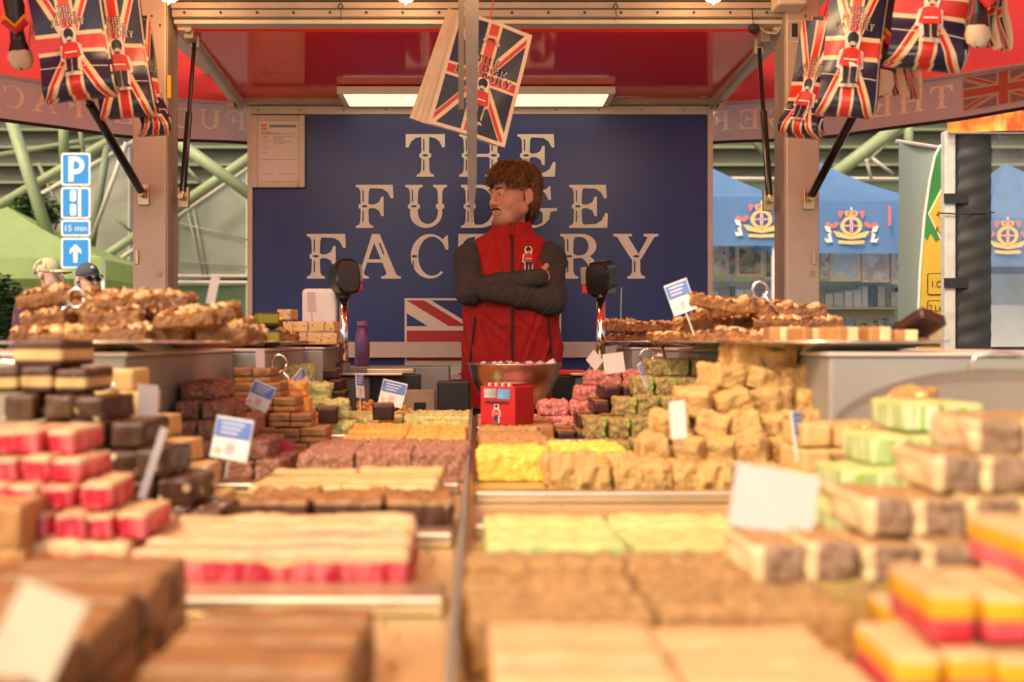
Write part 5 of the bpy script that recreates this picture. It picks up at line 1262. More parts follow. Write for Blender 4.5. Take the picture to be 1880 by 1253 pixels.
# ------------------------------------------------------------------ things on the counter
# scales
def scale_head(px, label, yaw):
    D = 3.62; x = X(px, D); t = thing('weighing_scale', label, 'scale', (x, D, ZF), 0, 'weighing scales'); 
    zb, zt, hc = Z(690, D) - ZF, Z(545, D) - ZF, Z(512, D) - ZF
    MB().tube((0, 0, zb - .02), (0, 0, zt), .0165, n=20).build('pole', M_['steel_pol'], t, world_coords=False, smooth=True)
    MB().box((0, 0, (zb + .0) / 2), (.20, .16, zb)).build('base', pm('scale_grey', (.16, .14, .12), .45, .2), t, world_coords=False, bev=.01)
    MB().tube((0, 0, zb), (0, 0, zb + .045), .024, n=16).build('collar', pm('scale_collar', (.22, .19, .16), .4, .3), t, world_coords=False)
    MB().bx(-.115, .215, -.10, .10, zb + .003, zb + .012).build('pan', M_['steel'], t, world_coords=False, bev=.003)
    hd = MB(); q = Matrix.Rotation(R(yaw), 3, 'Z') @ Matrix.Rotation(R(-8), 3, 'X'); n = 28; ring_ = []
    for d, s_ in ((-.045, .86), (-.038, 1.0), (.03, .98), (.04, .85)):
        for j in range(n):
            a = 2 * math.pi * j / n; cx, cz = math.cos(a), math.sin(a); e = 2 / 3.0
            hd.v.append(tuple(q @ Vector((.050 * s_ * abs(cx) ** e * (1 if cx > 0 else -1) * .92, d * 1.15, .063 * s_ * abs(cz) ** e * (1 if cz > 0 else -1))) + Vector((0, 0, hc))))
    for i in range(3):
        for j in range(n): hd.f.append([i * n + j, i * n + (j + 1) % n, (i + 1) * n + (j + 1) % n, (i + 1) * n + j]); hd.m.append(0)
    hd.f.append(list(range(n))[::-1]); hd.m.append(1); hd.f.append([3 * n + j for j in range(n)]); hd.m.append(0)
    hd.build('display_head', [M_['black_gloss'], M_['black']], t, world_coords=False, smooth=False)
    sc2 = MB(); sc2.box(Vector((0, 0, hc)) + q @ Vector((.047, .004, .014)), (.022, .084, .062), 0, q); sc2.box(Vector((0, 0, hc)) + q @ Vector((.046, .004, -.034)), (.020, .080, .028), 1, q)
    sc2.build('display_screen', [pm('screen_grey', (.28, .24, .20), .25), GM[2]], t, world_coords=False, bev=.004)
    MB().tube((0, 0, zt - .005), (0, 0, zt + .02), .024, n=14).build('swivel', M_['black'], t, world_coords=False)
    return t
scale_head(631, 'weighing scale with black display head on steel pole, left of the seller', 28)
scale_head(1103, 'weighing scale with black display head on steel pole, right of the seller', 152)
# purple bottle on the bench edge
D = 4.1; t = thing('drinks_bottle', 'purple metal drinks bottle beside the left scale', 'bottle', (X(665, D), D, Z(672, D)))
bh_ = (Z(590, D) - Z(672, D)); r_ = .030
MB().lathe([(.002, 0), (r_ * .95, 0), (r_, .004), (r_, bh_ * .55), (r_ * .93, bh_ * .66), (r_ * .70, bh_ * .80), (r_ * .62, bh_ * .87), (.002, bh_ * .88)], n=28).build('flask', pm('purple_metal', (.20, .08, .22), .32, .3, .06), t, world_coords=False, smooth=True)
MB().lathe([(.002, bh_ * .88), (r_ * .68, bh_ * .88), (r_ * .70, bh_ * .90), (r_ * .70, bh_ * .985), (r_ * .62, bh_), (.002, bh_)], n=24).build('cap', pm('purple_cap', (.26, .12, .26), .4), t, world_coords=False, smooth=True)
t = thing('side_table', 'grey equipment stand carrying the purple bottle', 'stand', (X(665, D), D, .04)); MB().bx(-.12, .35, -.10, .14, 0, Z(672, D) - .041).build('cabinet', M_['grey_shelf'], t, world_coords=False, bev=.004)
# foam box, boxes, cash box
D = 3.6; t = thing('foam_box', 'white foam takeaway box on the back left shelf', 'box', (X(585, D), D, ZC - .02))
hb = Z(530, D) - ZC + .02; MB().bx(-.062, .062, -.05, .06, .0, hb * .30).build('lower_half', M_['foam'], t, world_coords=False, bev=.012)
MB().bx(-.060, .060, .0, .055, hb * .31, hb).build('lid', M_['foam'], t, world_coords=False, bev=.014)
D = 3.42; t = thing('cash_box', 'black cash box beside the mixing bowl', 'box', (X(833, D), D, ZF + .001)); hb = Z(700, D) - ZF
MB().bx(-.055, .055, -.03, .05, 0, hb).build('case', M_['black'], t, world_coords=False, bev=.006); MB().tube((0, -.034, .02), (0, -.03, .02), .009, n=14).build('lock', M_['brass'], t, world_coords=False)
D = 3.5; t = thing('card_box', 'small brown cardboard box left of the black cash box', 'box', (X(772, D), D, ZF + .001)); hb = Z(717, D) - ZF
MB().bx(-.055, .05, -.03, .05, 0, hb).build('carton', pm('carton', (.36, .26, .17), .7), t, world_coords=False, bev=.003); MB().bx(-.02, .02, -.0315, -.0302, hb * .25, hb * .6).build('stamp', M_['black'], t, world_coords=False)
D = 3.63; t = thing('till_drawer', 'dark till drawer behind the crumbs', 'till', (X(705, D), D, ZF + .001)); MB().bx(-.10, .13, -.04, .04, 0, Z(688, D) - ZF).build('case', M_['black'], t, world_coords=False, bev=.004)
MB().bx(-.06, .11, -.038, .05, Z(686.5, D) - ZF, Z(677, D) - ZF).build('gold_tray', M_['brass'], t, world_coords=False, bev=.004)
D = 3.6; t = thing('till_drawer', 'dark till drawer with red lid right of the mixing bowl', 'till', (X(1055, D), D, ZF + .001)); MB().bx(-.08, .07, -.04, .04, 0, Z(690, D) - ZF).build('case', M_['black'], t, world_coords=False, bev=.004)
MB().bx(-.075, .03, -.036, .036, Z(689, D) - ZF, Z(680, D) - ZF).build('red_lid', GM[2], t, world_coords=False, bev=.003)
# mixing bowl with tongs
D = 3.4; cx = X(945, D); zb = ZF + .05; zt = Z(668, D) ; hb = zt - zb; r_ = .153
t = thing('mixing_bowl', 'stainless steel mixing bowl holding tongs behind the red box', 'bowl', (cx, D, zb))
prof = [(.002, 0), (.06, .002), (.095, .02), (.125, hb * .4), (.145, hb * .72), (r_, hb * .97), (r_ + .006, hb), (r_ + .002, hb + .003), (r_ - .004, hb * .97), (.140, hb * .72), (.118, hb * .4), (.09, .025), (.055, .008), (.002, .006)]
MB().lathe(prof, n=48).build('bowl', M_['bowl'], t, world_coords=False, smooth=True)
MB().lathe([(.05, -.048), (.06, -.047), (.066, -.002), (.05, -.002)], n=24).build('stand_ring', M_['steel'], t, world_coords=False)
t = thing('wooden_spoon', 'pale wooden spoon resting in the mixing bowl', 'spoon', (cx + .03, D - .03, zt - .03)); MB().path([(-.06, .03, -.06), (.05, 0, .01), (.10, -.02, .035)], [.009, .009, .015], 8).build('handle', M_['cream'], t, world_coords=False, smooth=True)
for i, (dx, lb) in enumerate(((.0, 'steel tongs standing in the middle of the mixing bowl'), (-.055, 'steel tongs leaning left in the mixing bowl'))):
    t = thing('tongs', lb, 'tongs', (cx + dx, D, zt - .05)); 
    for k in (-1, 1): MB().path([(-.06, k * .01, -.05), (.0, k * .02, .03), (.035, k * .022, .045), (.06, k * .012, .035), (.062, 0, .02)], .006, 6).build('arm', M_['steel_pol'], t, world_coords=False, smooth=True)
for i, (dx, dy, rz_) in enumerate(((-.07, -.03, .3), (-.02, .04, 1.1), (.05, -.05, 2.0), (.08, .03, .7))):
    t = thing('paper_wrap', 'crumpled pale paper wrap in the mixing bowl, ' + ('leftmost', 'second', 'third', 'rightmost')[i], 'paper', (cx + dx, D + dy, zt - .012), rz_)
    MB().sheet(lambda u, v: Vector(((u - .5) * .085, (v - .5) * .06, .012 * math.sin(u * 9 + i) * math.cos(v * 7 + i) + .010)), 9, 7, uv=False).build('sheet', M_['white'], t, world_coords=False, smooth=True)
# red leaflet box
D = 2.66; t = thing('leaflet_box', 'red cardboard box with blue picture and guard emblem on the bars', 'box', (X(932, D), D + .03, ZF + .0535), R(-33))
bw, bd_, bh_ = .105, .098, Z(712, D) - ZF - .05
REDC = pm('red_card', (.50, .015, .02), .5, 0, .06)
MB().bx(-bw / 2, bw / 2, -bd_ / 2, bd_ / 2, 0, bh_).build('carton', REDC, t, world_coords=False, bev=.002)
for k in range(9): MB().box((-.04 + .01 * k, 0, bh_ + .003), (.004, .085, .010), 0, Matrix.Rotation(R(4 * (k % 3 - 1)), 3, 'Y')).build('leaflet', M_['cream'] if k % 2 else REDC, t, world_coords=False)
fl = lambda x, z, o=.0012: Vector((x, -bd_ / 2 - o, z))
pic = MB(); pic.bx(-.040, -.004, -bd_ / 2 - .0016, -bd_ / 2 - .0006, bh_ * .70, bh_ * .93); pic.build('picture_panel', pm('pic_grey', (.35, .35, .36), .4, 0, .5, 40), t, world_coords=False)
MB().bx(.000, .038, -bd_ / 2 - .0016, -bd_ / 2 - .0006, bh_ * .68, bh_ * .93).build('picture_panel', pm('pic_blue', (.10, .28, .50), .4, 0, .5, 40), t, world_coords=False)
MB().bx(-.038, .034, -bd_ / 2 - .0016, -bd_ / 2 - .0006, bh_ * .55, bh_ * .61).build('title_bar', M_['rubber'], t, world_coords=False)
gm = MB(); guard_into(gm, lambda q, hh: fl(-.002 + q[0] * .05, bh_ * .06 + q[1] * .048, .0012 + hh * .4)); gm.build('guard_print', GM, t, world_coords=False, fixn=False)

# price cards on sticks
CW = pm('card_white', (.80, .76, .70), .5, 0, .03); CB = pm('card_blue', (.10, .19, .50), .5, 0, .1, 60); CR = pm('card_red', (.55, .03, .07), .5)
CP = pm('card_back', (.60, .52, .48), .55, 0, .03); CU = flagmat('card_flag', 1.0, (.3, .3, .5), (.8, .76, .7), (.7, .3, .28), rough=.5); CO = pm('card_seal', (.8, .55, .3), .5)
def card(label, px, py, D, w, h, roll, yaw, face='blue', stick=.06, pitch=-8):
    p = W(px, py, D); t = thing('price_card', label, 'price card', p, 0); t.rotation_euler = (R(pitch), R(roll), R(yaw))
    base = {'blue': CW, 'red': CR, 'kraft': BAGSIDE}.get(face, CP)
    MB().bx(-w / 2, w / 2, -.001, .001, -h / 2, h / 2).build('panel', base, t, world_coords=False)
    if face == 'blue':
        MB().bx(-w * .47, w * .47, -.0022, -.0012, .02 * h, h * .45).build('blue_band', CB, t, world_coords=False)
        ln = MB()
        for k in range(3): ln.bx(-w * .33, w * (.30 - .08 * k), -.0032, -.0024, h * (.33 - .11 * k), h * (.365 - .11 * k))
        ln.build('text_lines', CW, t, world_coords=False)
        MB().sheet(lambda u, v: (-.12 * w + .24 * w * u, -.0022, -.36 * h + .26 * h * v), 1, 1).build('flag_print', CU, t, world_coords=False, fixn=False)
        if w > .05: MB().tube((-w * .32, -.0012, -h * .3), (-w * .32, -.0022, -h * .3), w * .09, n=14).build('seal_print', CO, t, world_coords=False)
    if stick: MB().tube((0, .002, -h / 2 + .01), (.0, .004, -h / 2 - stick), .0022, n=6).build('stick', M_['clear_edge'] if face != 'blue' else M_['alu_light'], t, world_coords=False)
    return t
card('blue and white price card tilted on its corner in the brown stack', 478, 728, 2.30, .052, .060, 24, 12, stick=.05)
card('blue and white price card with seal in the vanilla stack', 426, 806, 1.62, .062, .066, 8, -10, stick=.03)
card('narrow blue price card behind the green blocks', 661, 709, 3.0, .040, .070, 6, 62, stick=.04)
card('pale blue price card standing in the orange crumbs', 721, 723, 3.05, .076, .074, 12, -12, stick=.03)
card('thin blue price card leaning in the green coconut stack', 552, 700, 2.75, .060, .05, -32, 66, stick=.04)
card('pale upright price card in the vanilla stack seen from its back', 271, 750, 1.62, .035, .075, 6, 48, 'plain', .03)
card('red price card at the foot of the brown layered stack', 520, 828, 2.14, .044, .040, 6, -8, 'red', .03)
card('plastic price strip leaning in the chunky chocolate stack', 281, 850, 1.40, .010, .10, 20, 30, 'plain', .02)
card('pale pink price tag standing in the left nut bars', 391, 533, 2.15, .018, .062, 14, 30, 'plain', .05)
card('pale pink price tag standing beside the olive blocks', 478, 668, 2.55, .024, .075, 2, 40, 'plain', .03)
card('large plain white price card at the centre right', 1420, 920, .995, .080, .062, 10, -6, 'plain', .035)
card('folded white price card in front of the golden pile', 1466, 800, 1.55, .045, .075, 2, 55, 'blue', .03)
card('plain pale price card leaning in the golden crumbly pile', 1245, 771, 1.74, .030, .064, -8, -38, 'plain', .02)
card('plain white price card in the pink coconut pieces', 1127, 667, 2.95, .060, .058, -8, -14, 'plain', .03)
card('narrow price card left of the pink coconut card', 1092, 662, 2.98, .05, .04, 40, -50, 'plain', .05)
card('blue topped price card above the right nut bars', 1249, 546, 2.5, .058, .080, -20, -16, 'blue', .06)
card('thin price card between the sesame blocks', 1181, 690, 2.42, .016, .062, -24, 50, 'blue', .02)
card('thin price card in the nut bars at the back right', 1216, 640, 2.7, .016, .07, -14, 50, 'blue', .02)
card('thin price card leaning on the highest sesame blocks', 1334, 682, 2.45, .012, .06, 14, 50, 'plain', .02)
card('big blurred pale price card at the bottom left corner', 46, 1205, .60, .040, .080, 24, 10, 'kraft', .03)
card('folded white paper notice on the foam box', 572, 555, 3.5, .03, .07, 0, 30, 'plain', .05)
# tall thin skewer
t = thing('skewer', 'thin metal skewer standing in the back right nut bars', 'skewer', W(1140, 592, 3.4)); MB().path([(0, 0, -.02), (0, 0, .05), (.002, 0, .115)], .0016, 5).build('pin', M_['steel'], t, world_coords=False)

# tongs with loop handles
def loop_tongs(label, px, py, D, r, L_, ang):
    t = thing('tongs', label, 'tongs', W(px, py, D)); n = 16
    pts = [Vector((r * math.cos(2 * math.pi * i / n), 0, r * 1.15 * math.sin(2 * math.pi * i / n))) for i in range(n + 1)]
    MB().path(pts, .004, 6).build('loop_handle', M_['steel_pol'], t, world_coords=False, smooth=True)
    d = Vector((math.cos(R(ang)), .05, math.sin(R(ang))))
    MB().path([d * r, d * (r + L_)], .0035, 6).build('arm', M_['steel_pol'], t, world_coords=False, smooth=True)
    MB().path([d * r + Vector((0, .012, .006)), d * (r + L_)], .0035, 6).build('arm', M_['steel_pol'], t, world_coords=False, smooth=True)
loop_tongs('tongs with round loop handle in front of the left shelf', 188, 702, 1.72, .021, .10, 182)
loop_tongs('tongs with loop handle on the left green coconut stack', 512, 668, 2.72, .020, .06, -60)
loop_tongs('tongs with loop handle beside the back right plate', 1187, 655, 3.05, .019, .10, 3)
loop_tongs('tongs with loop handle on top of the right nut bars', 1395, 533, 2.48, .018, .05, -50)
loop_tongs('tongs with loop handle on the left nut bar pile', 140, 548, 1.98, .016, .05, -140)

# clear domed covers
def dome(label, px, py, D, rx, ry, rz):
    c = W(px, py, D); t = thing('clear_dome_cover', label, 'cover', c)
    mb = MB(); n, m = 40, 12
    for i in range(m + 1):
        ph = math.pi / 2 * i / m
        for j in range(n):
            a = 2 * math.pi * j / n; mb.v.append((rx * math.cos(ph) * math.cos(a), ry * math.cos(ph) * math.sin(a), rz * math.sin(ph)))
    for i in range(m):
        for j in range(n): mb.f.append([i * n + j, i * n + (j + 1) % n, (i + 1) * n + (j + 1) % n, (i + 1) * n + j]); mb.m.append(0)
    mb.build('shell', M_['clear'], t, world_coords=False, smooth=True)
    MB().path([(rx * math.cos(2 * math.pi * i / 40), ry * math.sin(2 * math.pi * i / 40), 0) for i in range(41)], .0022, 6).build('rim', M_['clear'], t, world_coords=False, smooth=True)
    MB().path([(-.05, 0, rz * .96), (-.04, 0, rz + .018), (0, 0, rz + .024), (.04, 0, rz + .018), (.05, 0, rz * .96)], .0028, 8).build('handle', M_['steel_pol'], t, world_coords=False, smooth=True)
dome('clear domed cover at the right edge over a plate', 1840, 815, 1.50, .25, .20, .110)
dome('clear domed cover at the left edge', 10, 790, 1.62, .13, .13, .085)

# loose crumbs on the trays
cm = MB(); rr = random.Random(77)
for i in range(520):
    D = rr.choice((rr.uniform(.6, 1.4), rr.uniform(1.3, 3.3))); x = rr.uniform(-.40, .40); r_ = rr.uniform(.0015, .0045)
    cm.ell((x, D, ZF + r_ * .8 + (.0205 if rr.random() < .0 else 0)), (r_, r_ * .8, r_ * .7), 5, 3)
c_ = cm.build('loose_crumbs', F_['crumb'], smooth=False); tag(c_, 'loose golden crumbs scattered over the steel trays', 'crumbs', kind='stuff')

# sweets under the clear dome
dc = W(1840, 815, 1.50)
for i, (dx, dy, k_) in enumerate(((-.17, -.02, 'tancoco'), (-.17, .04, 'orange'), (-.06, -.03, 'tancoco'), (-.06, .04, 'crumb'), (.05, 0, 'rose'), (-.13, .0, 'crumb'))):
    piece(k_, dc.x + dx, dc.y + dy, dc.z + (.0 if i < 5 else .052) - .02, 'coconut bar under the clear dome at right, ' + ('front left', 'back left', 'front middle', 'back middle', 'right', 'on top')[i], 'bars under the clear dome', .2 * i, (.6, .85, .8))
t = thing('cake_stand', 'low steel stand under the clear dome at right', 'stand', (dc.x, dc.y, ZF)); MB().lathe([(.02, dc.z - ZF - .022), (.245, dc.z - ZF - .022), (.25, dc.z - ZF - .016), (.24, dc.z - ZF - .014), (.02, dc.z - ZF - .0205)], n=48).build('top', M_['steel'], t, world_coords=False, smooth=True)
MB().lathe([(.10, .001), (.09, .01), (.03, .02), (.025, dc.z - ZF - .023), (.02, dc.z - ZF - .023)], n=24).build('foot', M_['steel'], t, world_coords=False, smooth=True)
# ------------------------------------------------------------------ station building far behind
GRN = pm('green_steel', (.29, .34, .17), .5, 0, .1, 2); GRND = pm('green_steel_dark', (.20, .23, .13), .6, 0, .1, 2)
SOF = pm('dark_soffit', (.085, .085, .058), .7, 0, .2, .8, stripes=((.12, .115, .08), (1.2, 1, 14), .5)); TAN = pm('tan_frame', (.55, .48, .38), .6)
GLA = pm('station_glass', (.16, .17, .12), .12, 0, .5, .5, c2=(.30, .29, .22), contrast=(.35, .7), spec=.6); GLG = pm('station_glass_green', (.07, .11, .05), .12, 0, .5, .8, c2=(.10, .13, .08), spec=.6)
st = thing('station_building', 'large glazed station building with green diagonal steel tubes', 'building', (0, 24, 0))
DF = 24.0
MB().bx(-30, 36, DF + .6, DF + .9, 0, 12).build('facade', SOF, st)
for i in range(14):
    mb = MB(); mb.bx(-30, 36, DF + .42, DF + .58, 3.6 + i * .42, 3.66 + i * .42); mb.build('soffit_rib', GRND, st)
def tubep(a, b, r, D, m=GRN, name='steel_tube', n=14):
    MB().tube(W(*a, D), W(*b, D), r * .66, n=n).build(name, m, st, smooth=True)
def pane(pts, D, m, name='window'):
    P = [W(x, y, D) for x, y in pts]; mb = MB(); k = len(P)
    mb.add(P + [p + Vector((0, .04, 0)) for p in P], [list(range(k))[::-1], [k + i for i in range(k)]] + [[i, (i + 1) % k, k + (i + 1) % k, k + i] for i in range(k)])
    o = mb.build(name, m, st); f = MB(); f.path([p + Vector((0, -.03, 0)) for p in P] + [P[0] + Vector((0, -.03, 0))], .07, 4); f.build('frame', TAN, o); return o
pane([(10, 396), (62, 366), (62, 540), (10, 540)], DF, GLG); pane([(70, 362), (240, 262), (240, 508), (70, 508)], DF, GLA)
pane([(-120, 470), (4, 400), (4, 545), (-120, 545)], DF, GLG)
pane([(322, 396), (456, 308), (456, 508), (322, 508)], DF, GLA); pane([(70, 520), (240, 520), (240, 640), (70, 640)], DF, GLG); pane([(322, 520), (456, 520), (456, 640), (322, 640)], DF, GLG)
pane([(1300, 330), (1480, 330), (1480, 640), (1300, 640)], DF + .2, GLG); pane([(1484, 330), (1700, 330), (1700, 640), (1484, 640)], DF + .2, GLG)
tubep((14, 200), (100, 470), .17, 19); tubep((116, 190), (118, 300), .14, 19); tubep((140, 190), (156, 300), .07, 21)
tubep((-40, 400), (260, 225), .16, 22); tubep((-40, 425), (260, 252), .08, 22, TAN)
tubep((320, 385), (480, 275), .17, 22); tubep((320, 402), (480, 292), .07, 22, TAN)
tubep((310, 250), (480, 372), .17, 19); tubep((200, 250), (165, 470), .13, 22, GRND); tubep((232, 262), (168, 440), .07, 21, TAN)
tubep((0, 285), (210, 250), .09, 22, GRND); tubep((150, 500), (260, 425), .13, 20); tubep((160, 520), (262, 447), .07, 20.5, TAN)
tubep((70, 300), (130, 430), .06, 22, GRND); tubep((335, 300), (372, 340), .06, 22, GRND); tubep((200, 390), (240, 425), .04, 22, GRND)
for (a, b) in (((345, 390), (372, 505)), ((355, 385), (380, 505)), ((330, 410), (455, 440)), ((330, 480), (455, 490))): tubep(a, b, .025, DF - .08, pm('glass_reflection_bar', (.30, .28, .22), .4), 'painted_reflection_bar', 6)  # reflections in the pane, put in as thin coloured bars
tubep((1500, 345), (1680, 208), .19, 19); tubep((1560, 300), (1700, 215), .08, 21, GRND); tubep((1668, 205), (1668, 300), .13, 20); tubep((1420, 300), (1330, 200), .1, 22, GRND)
tubep((1585, 275), (1600, 330), .05, 21, TAN); tubep((1600, 290), (1640, 320), .05, 21, TAN); tubep((1630, 262), (1590, 300), .05, 21, GRND)
for (x0, x1, y0, y1) in ((185, 215, 350, 420), (100, 112, 330, 370), (222, 236, 470, 500)):
    pass

# leafy shrub behind the lime gazebo
def shrub(label, px0, px1, py0, py1, D, n, c):
    t = thing('shrub', label, 'shrub', (X((px0 + px1) / 2, D), D, 0)); rr = random.Random(int(px0 + 999)); mb = MB(); x0, x1, z0, z1 = X(px0, D), X(px1, D), Z(py1, D), Z(py0, D)
    cx, cz = (x0 + x1) / 2, (z0 + z1) / 2
    for i in range(n):
        a = Vector((rr.gauss(0, 1), rr.gauss(0, 1), rr.gauss(0, 1))).normalized() * rr.uniform(.5, 1)
        p = Vector((cx + a.x * (x1 - x0) / 2, D + a.y * .6, cz + a.z * (z1 - z0) / 2)); q = Matrix.Rotation(rr.uniform(0, 6), 3, 'Z') @ Matrix.Rotation(rr.uniform(-1, 1), 3, 'X'); s = rr.uniform(.05, .1)
        mb.add([p + q @ Vector(v) * s for v in ((-1, 0, 0), (0, -.4, .1), (1, 0, 0), (0, .4, .1))], [(0, 1, 2, 3)])
    mb.build('foliage', c, t, fixn=False)
    tr = MB()
    for k in range(4): tr.path([(cx + .1 * k - .15, D, 0), (cx + .25 * (k - 1.5), D, z0), (cx + .35 * (k - 1.5), D, cz)], [.04, .03, .012], 6)
    tr.build('stem', pm('bark', (.10, .07, .05), .9), t)
LEAF = pm('leaf', (.05, .10, .02), .5, 0, .4, 3, rvar=.2)
shrub('dark leafy shrub behind the passers-by at far left', -60, 45, 500, 640, 15, 1800, LEAF)
shrub('green leafy shrub glimpsed left of the parking sign', 20, 110, 355, 430, 21.5, 1400, LEAF)

# ------------------------------------------------------------------ parking sign
D = 16; t = thing('parking_sign', 'four stacked blue parking signs on a grey pole', 'sign', (X(139, D), D, 0))
SB = pm('sign_cyan', (.0, .26, .68), .45, 0, .03); SW = pm('sign_white', (.82, .82, .80), .45, 0, .03); GP = pm('galvanised', (.42, .40, .36), .5, .5)
MB().tube((X(139, D), D + .06, 0), (X(139, D), D + .06, Z(290, D)), .045, n=12).build('pole', GP, t)
def rrect(x0, x1, z0, z1, r, n=5):
    P = []
    for cx, cz, a0 in ((x1 - r, z1 - r, 0), (x0 + r, z1 - r, 90), (x0 + r, z0 + r, 180), (x1 - r, z0 + r, 270)):
        P += [(cx + r * math.cos(R(a0 + 90 * i / n)), cz + r * math.sin(R(a0 + 90 * i / n))) for i in range(n + 1)]
    return P
for k, (y0, y1) in enumerate(((281, 341), (344, 402), (404, 434), (437, 493))):
    x0, x1, z0, z1 = X(112, D), X(166, D), Z(y1, D), Z(y0, D)
    pl = MB().prism(rrect(x0, x1, z0, z1, .04), lambda p: (p[0], D + .01, p[1]), lambda p: (p[0], D, p[1])).build('sign_plate', SW, t)
    b_ = .03; MB().prism(rrect(x0 + b_, x1 - b_, z0 + b_, z1 - b_, .025), lambda p: (p[0], D - .001, p[1]), lambda p: (p[0], D - .005, p[1])).build('blue_field', SB, pl)
    ic = MB(); f1 = lambda p: (p[0], D - .006, p[1]); f2 = lambda p: (p[0], D - .010, p[1])
    if k == 0:
        h = z1 - z0; cx = (x0 + x1) / 2
        ic.prism([(cx - .11, z0 + .06), (cx - .03, z0 + .06), (cx - .03, z1 - .06), (cx - .11, z1 - .06)], f1, f2)
        ic.prism([(p[0], p[1]) for p in ring(cx, z1 - .06 - h * .27, .14, h * .27, -90, 90, cx, z1 - .06 - h * .27, .065, h * .27 - .075)], f1, lambda p: (p[0], D - .0104, p[1]))
        ic.prism([(cx - .04, z1 - .06), (cx + .005, z1 - .06), (cx + .005, z1 - .135), (cx - .04, z1 - .135)], f1, lambda p: (p[0], D - .0108, p[1]))
        ic.prism([(cx - .04, z1 - .06 - h * .54), (cx + .005, z1 - .06 - h * .54), (cx + .005, z1 + .015 - h * .54), (cx - .04, z1 + .015 - h * .54)], f1, lambda p: (p[0], D - .0108, p[1]))
    elif k == 1:
        cx = (x0 + x1) / 2; cz = (z0 + z1) / 2
        ic.prism(rrect(cx - .085, cx + .01, cz + .02, cz + .20, .03, 3), f1, f2); ic.prism(rrect(cx - .085, cx + .01, cz - .20, cz - .02, .03, 3), f1, f2); ic.prism([(cx + .04, cz - .22), (cx + .09, cz - .22), (cx + .09, cz + .22), (cx + .04, cz + .22)], f1, f2)
    elif k == 2:
        me = text_mesh('legend', '15 min', .135, SW, 'CENTER', .001); o = link('legend', me, pl, True); o.rotation_euler = (R(90), 0, 0); o.location = ((x0 + x1) / 2, D - .008, (z0 + z1) / 2 - .048)
    else:
        cx = (x0 + x1) / 2; cz = (z0 + z1) / 2
        ic.prism([(cx - .032, cz - .15), (cx + .032, cz - .15), (cx + .032, cz + .04), (cx + .09, cz - .02), (cx + .09, cz + .05), (cx, cz + .14), (cx - .09, cz + .05), (cx - .09, cz - .02), (cx - .032, cz + .04)], f1, f2)
    if ic.v: ic.build('symbol', SW, pl)

# ------------------------------------------------------------------ gazebos
def gazebo(label, px0, px1, D, y_eave, y_hem, peak, colr, depth, crests=(), trim=None, curtains=False):
    x0, x1 = X(px0, D), X(px1, D); ze, zh = Z(y_eave, D), Z(y_hem, D)
    t = thing('gazebo', label, 'gazebo', ((x0 + x1) / 2, D + depth / 2, 0)); cm_ = clothmat(label[:12].replace(' ', '_') + '_cloth', colr, .55)
    pk = Vector((X(peak[0], D), D + depth / 2, Z(peak[1], D) + (Z(peak[1], D) - ZC) * depth / 2 / D))
    C4 = [Vector((x0, D, ze)), Vector((x1, D, ze)), Vector((x1, D + depth, ze)), Vector((x0, D + depth, ze))]
    for i in range(4):
        a, b = C4[i], C4[(i + 1) % 4]
        def rf(u, v): 
            q = a.lerp(b, u).lerp(pk, v); q.z -= .12 * math.sin(v * math.pi) * (.6 + .4 * math.sin(u * math.pi)); return q
        MB().sheet(rf, 10, 8, uv=False).build('roof_panel', cm_, t, smooth=True)
        def vf2(u, v):
            q = a.lerp(b, u); d_ = (b - a).normalized(); n = Vector((d_.y, -d_.x, 0)); return q + n * (.01 + .012 * math.sin(u * 22) * (1 - v)) + Vector((0, 0, (zh - ze) * (1 - v)))
        MB().sheet(vf2, 24, 3, uv=False).build('valance', cm_, t, smooth=True)
    for c in C4: MB().bx(c.x - .03, c.x + .03, c.y + .02, c.y + .08, 0, ze - .02).build('leg', M_['white'], t)
    for px, py in crests: crest(t, px, py, D - .04)
    return t
CG, CRD, CWH, CNB = pm('crest_gold', (.78, .52, .18), .6), pm('crest_red', (.72, .16, .14), .6), pm('crest_white', (.80, .72, .60), .6), pm('crest_navy', (.06, .07, .22), .6)
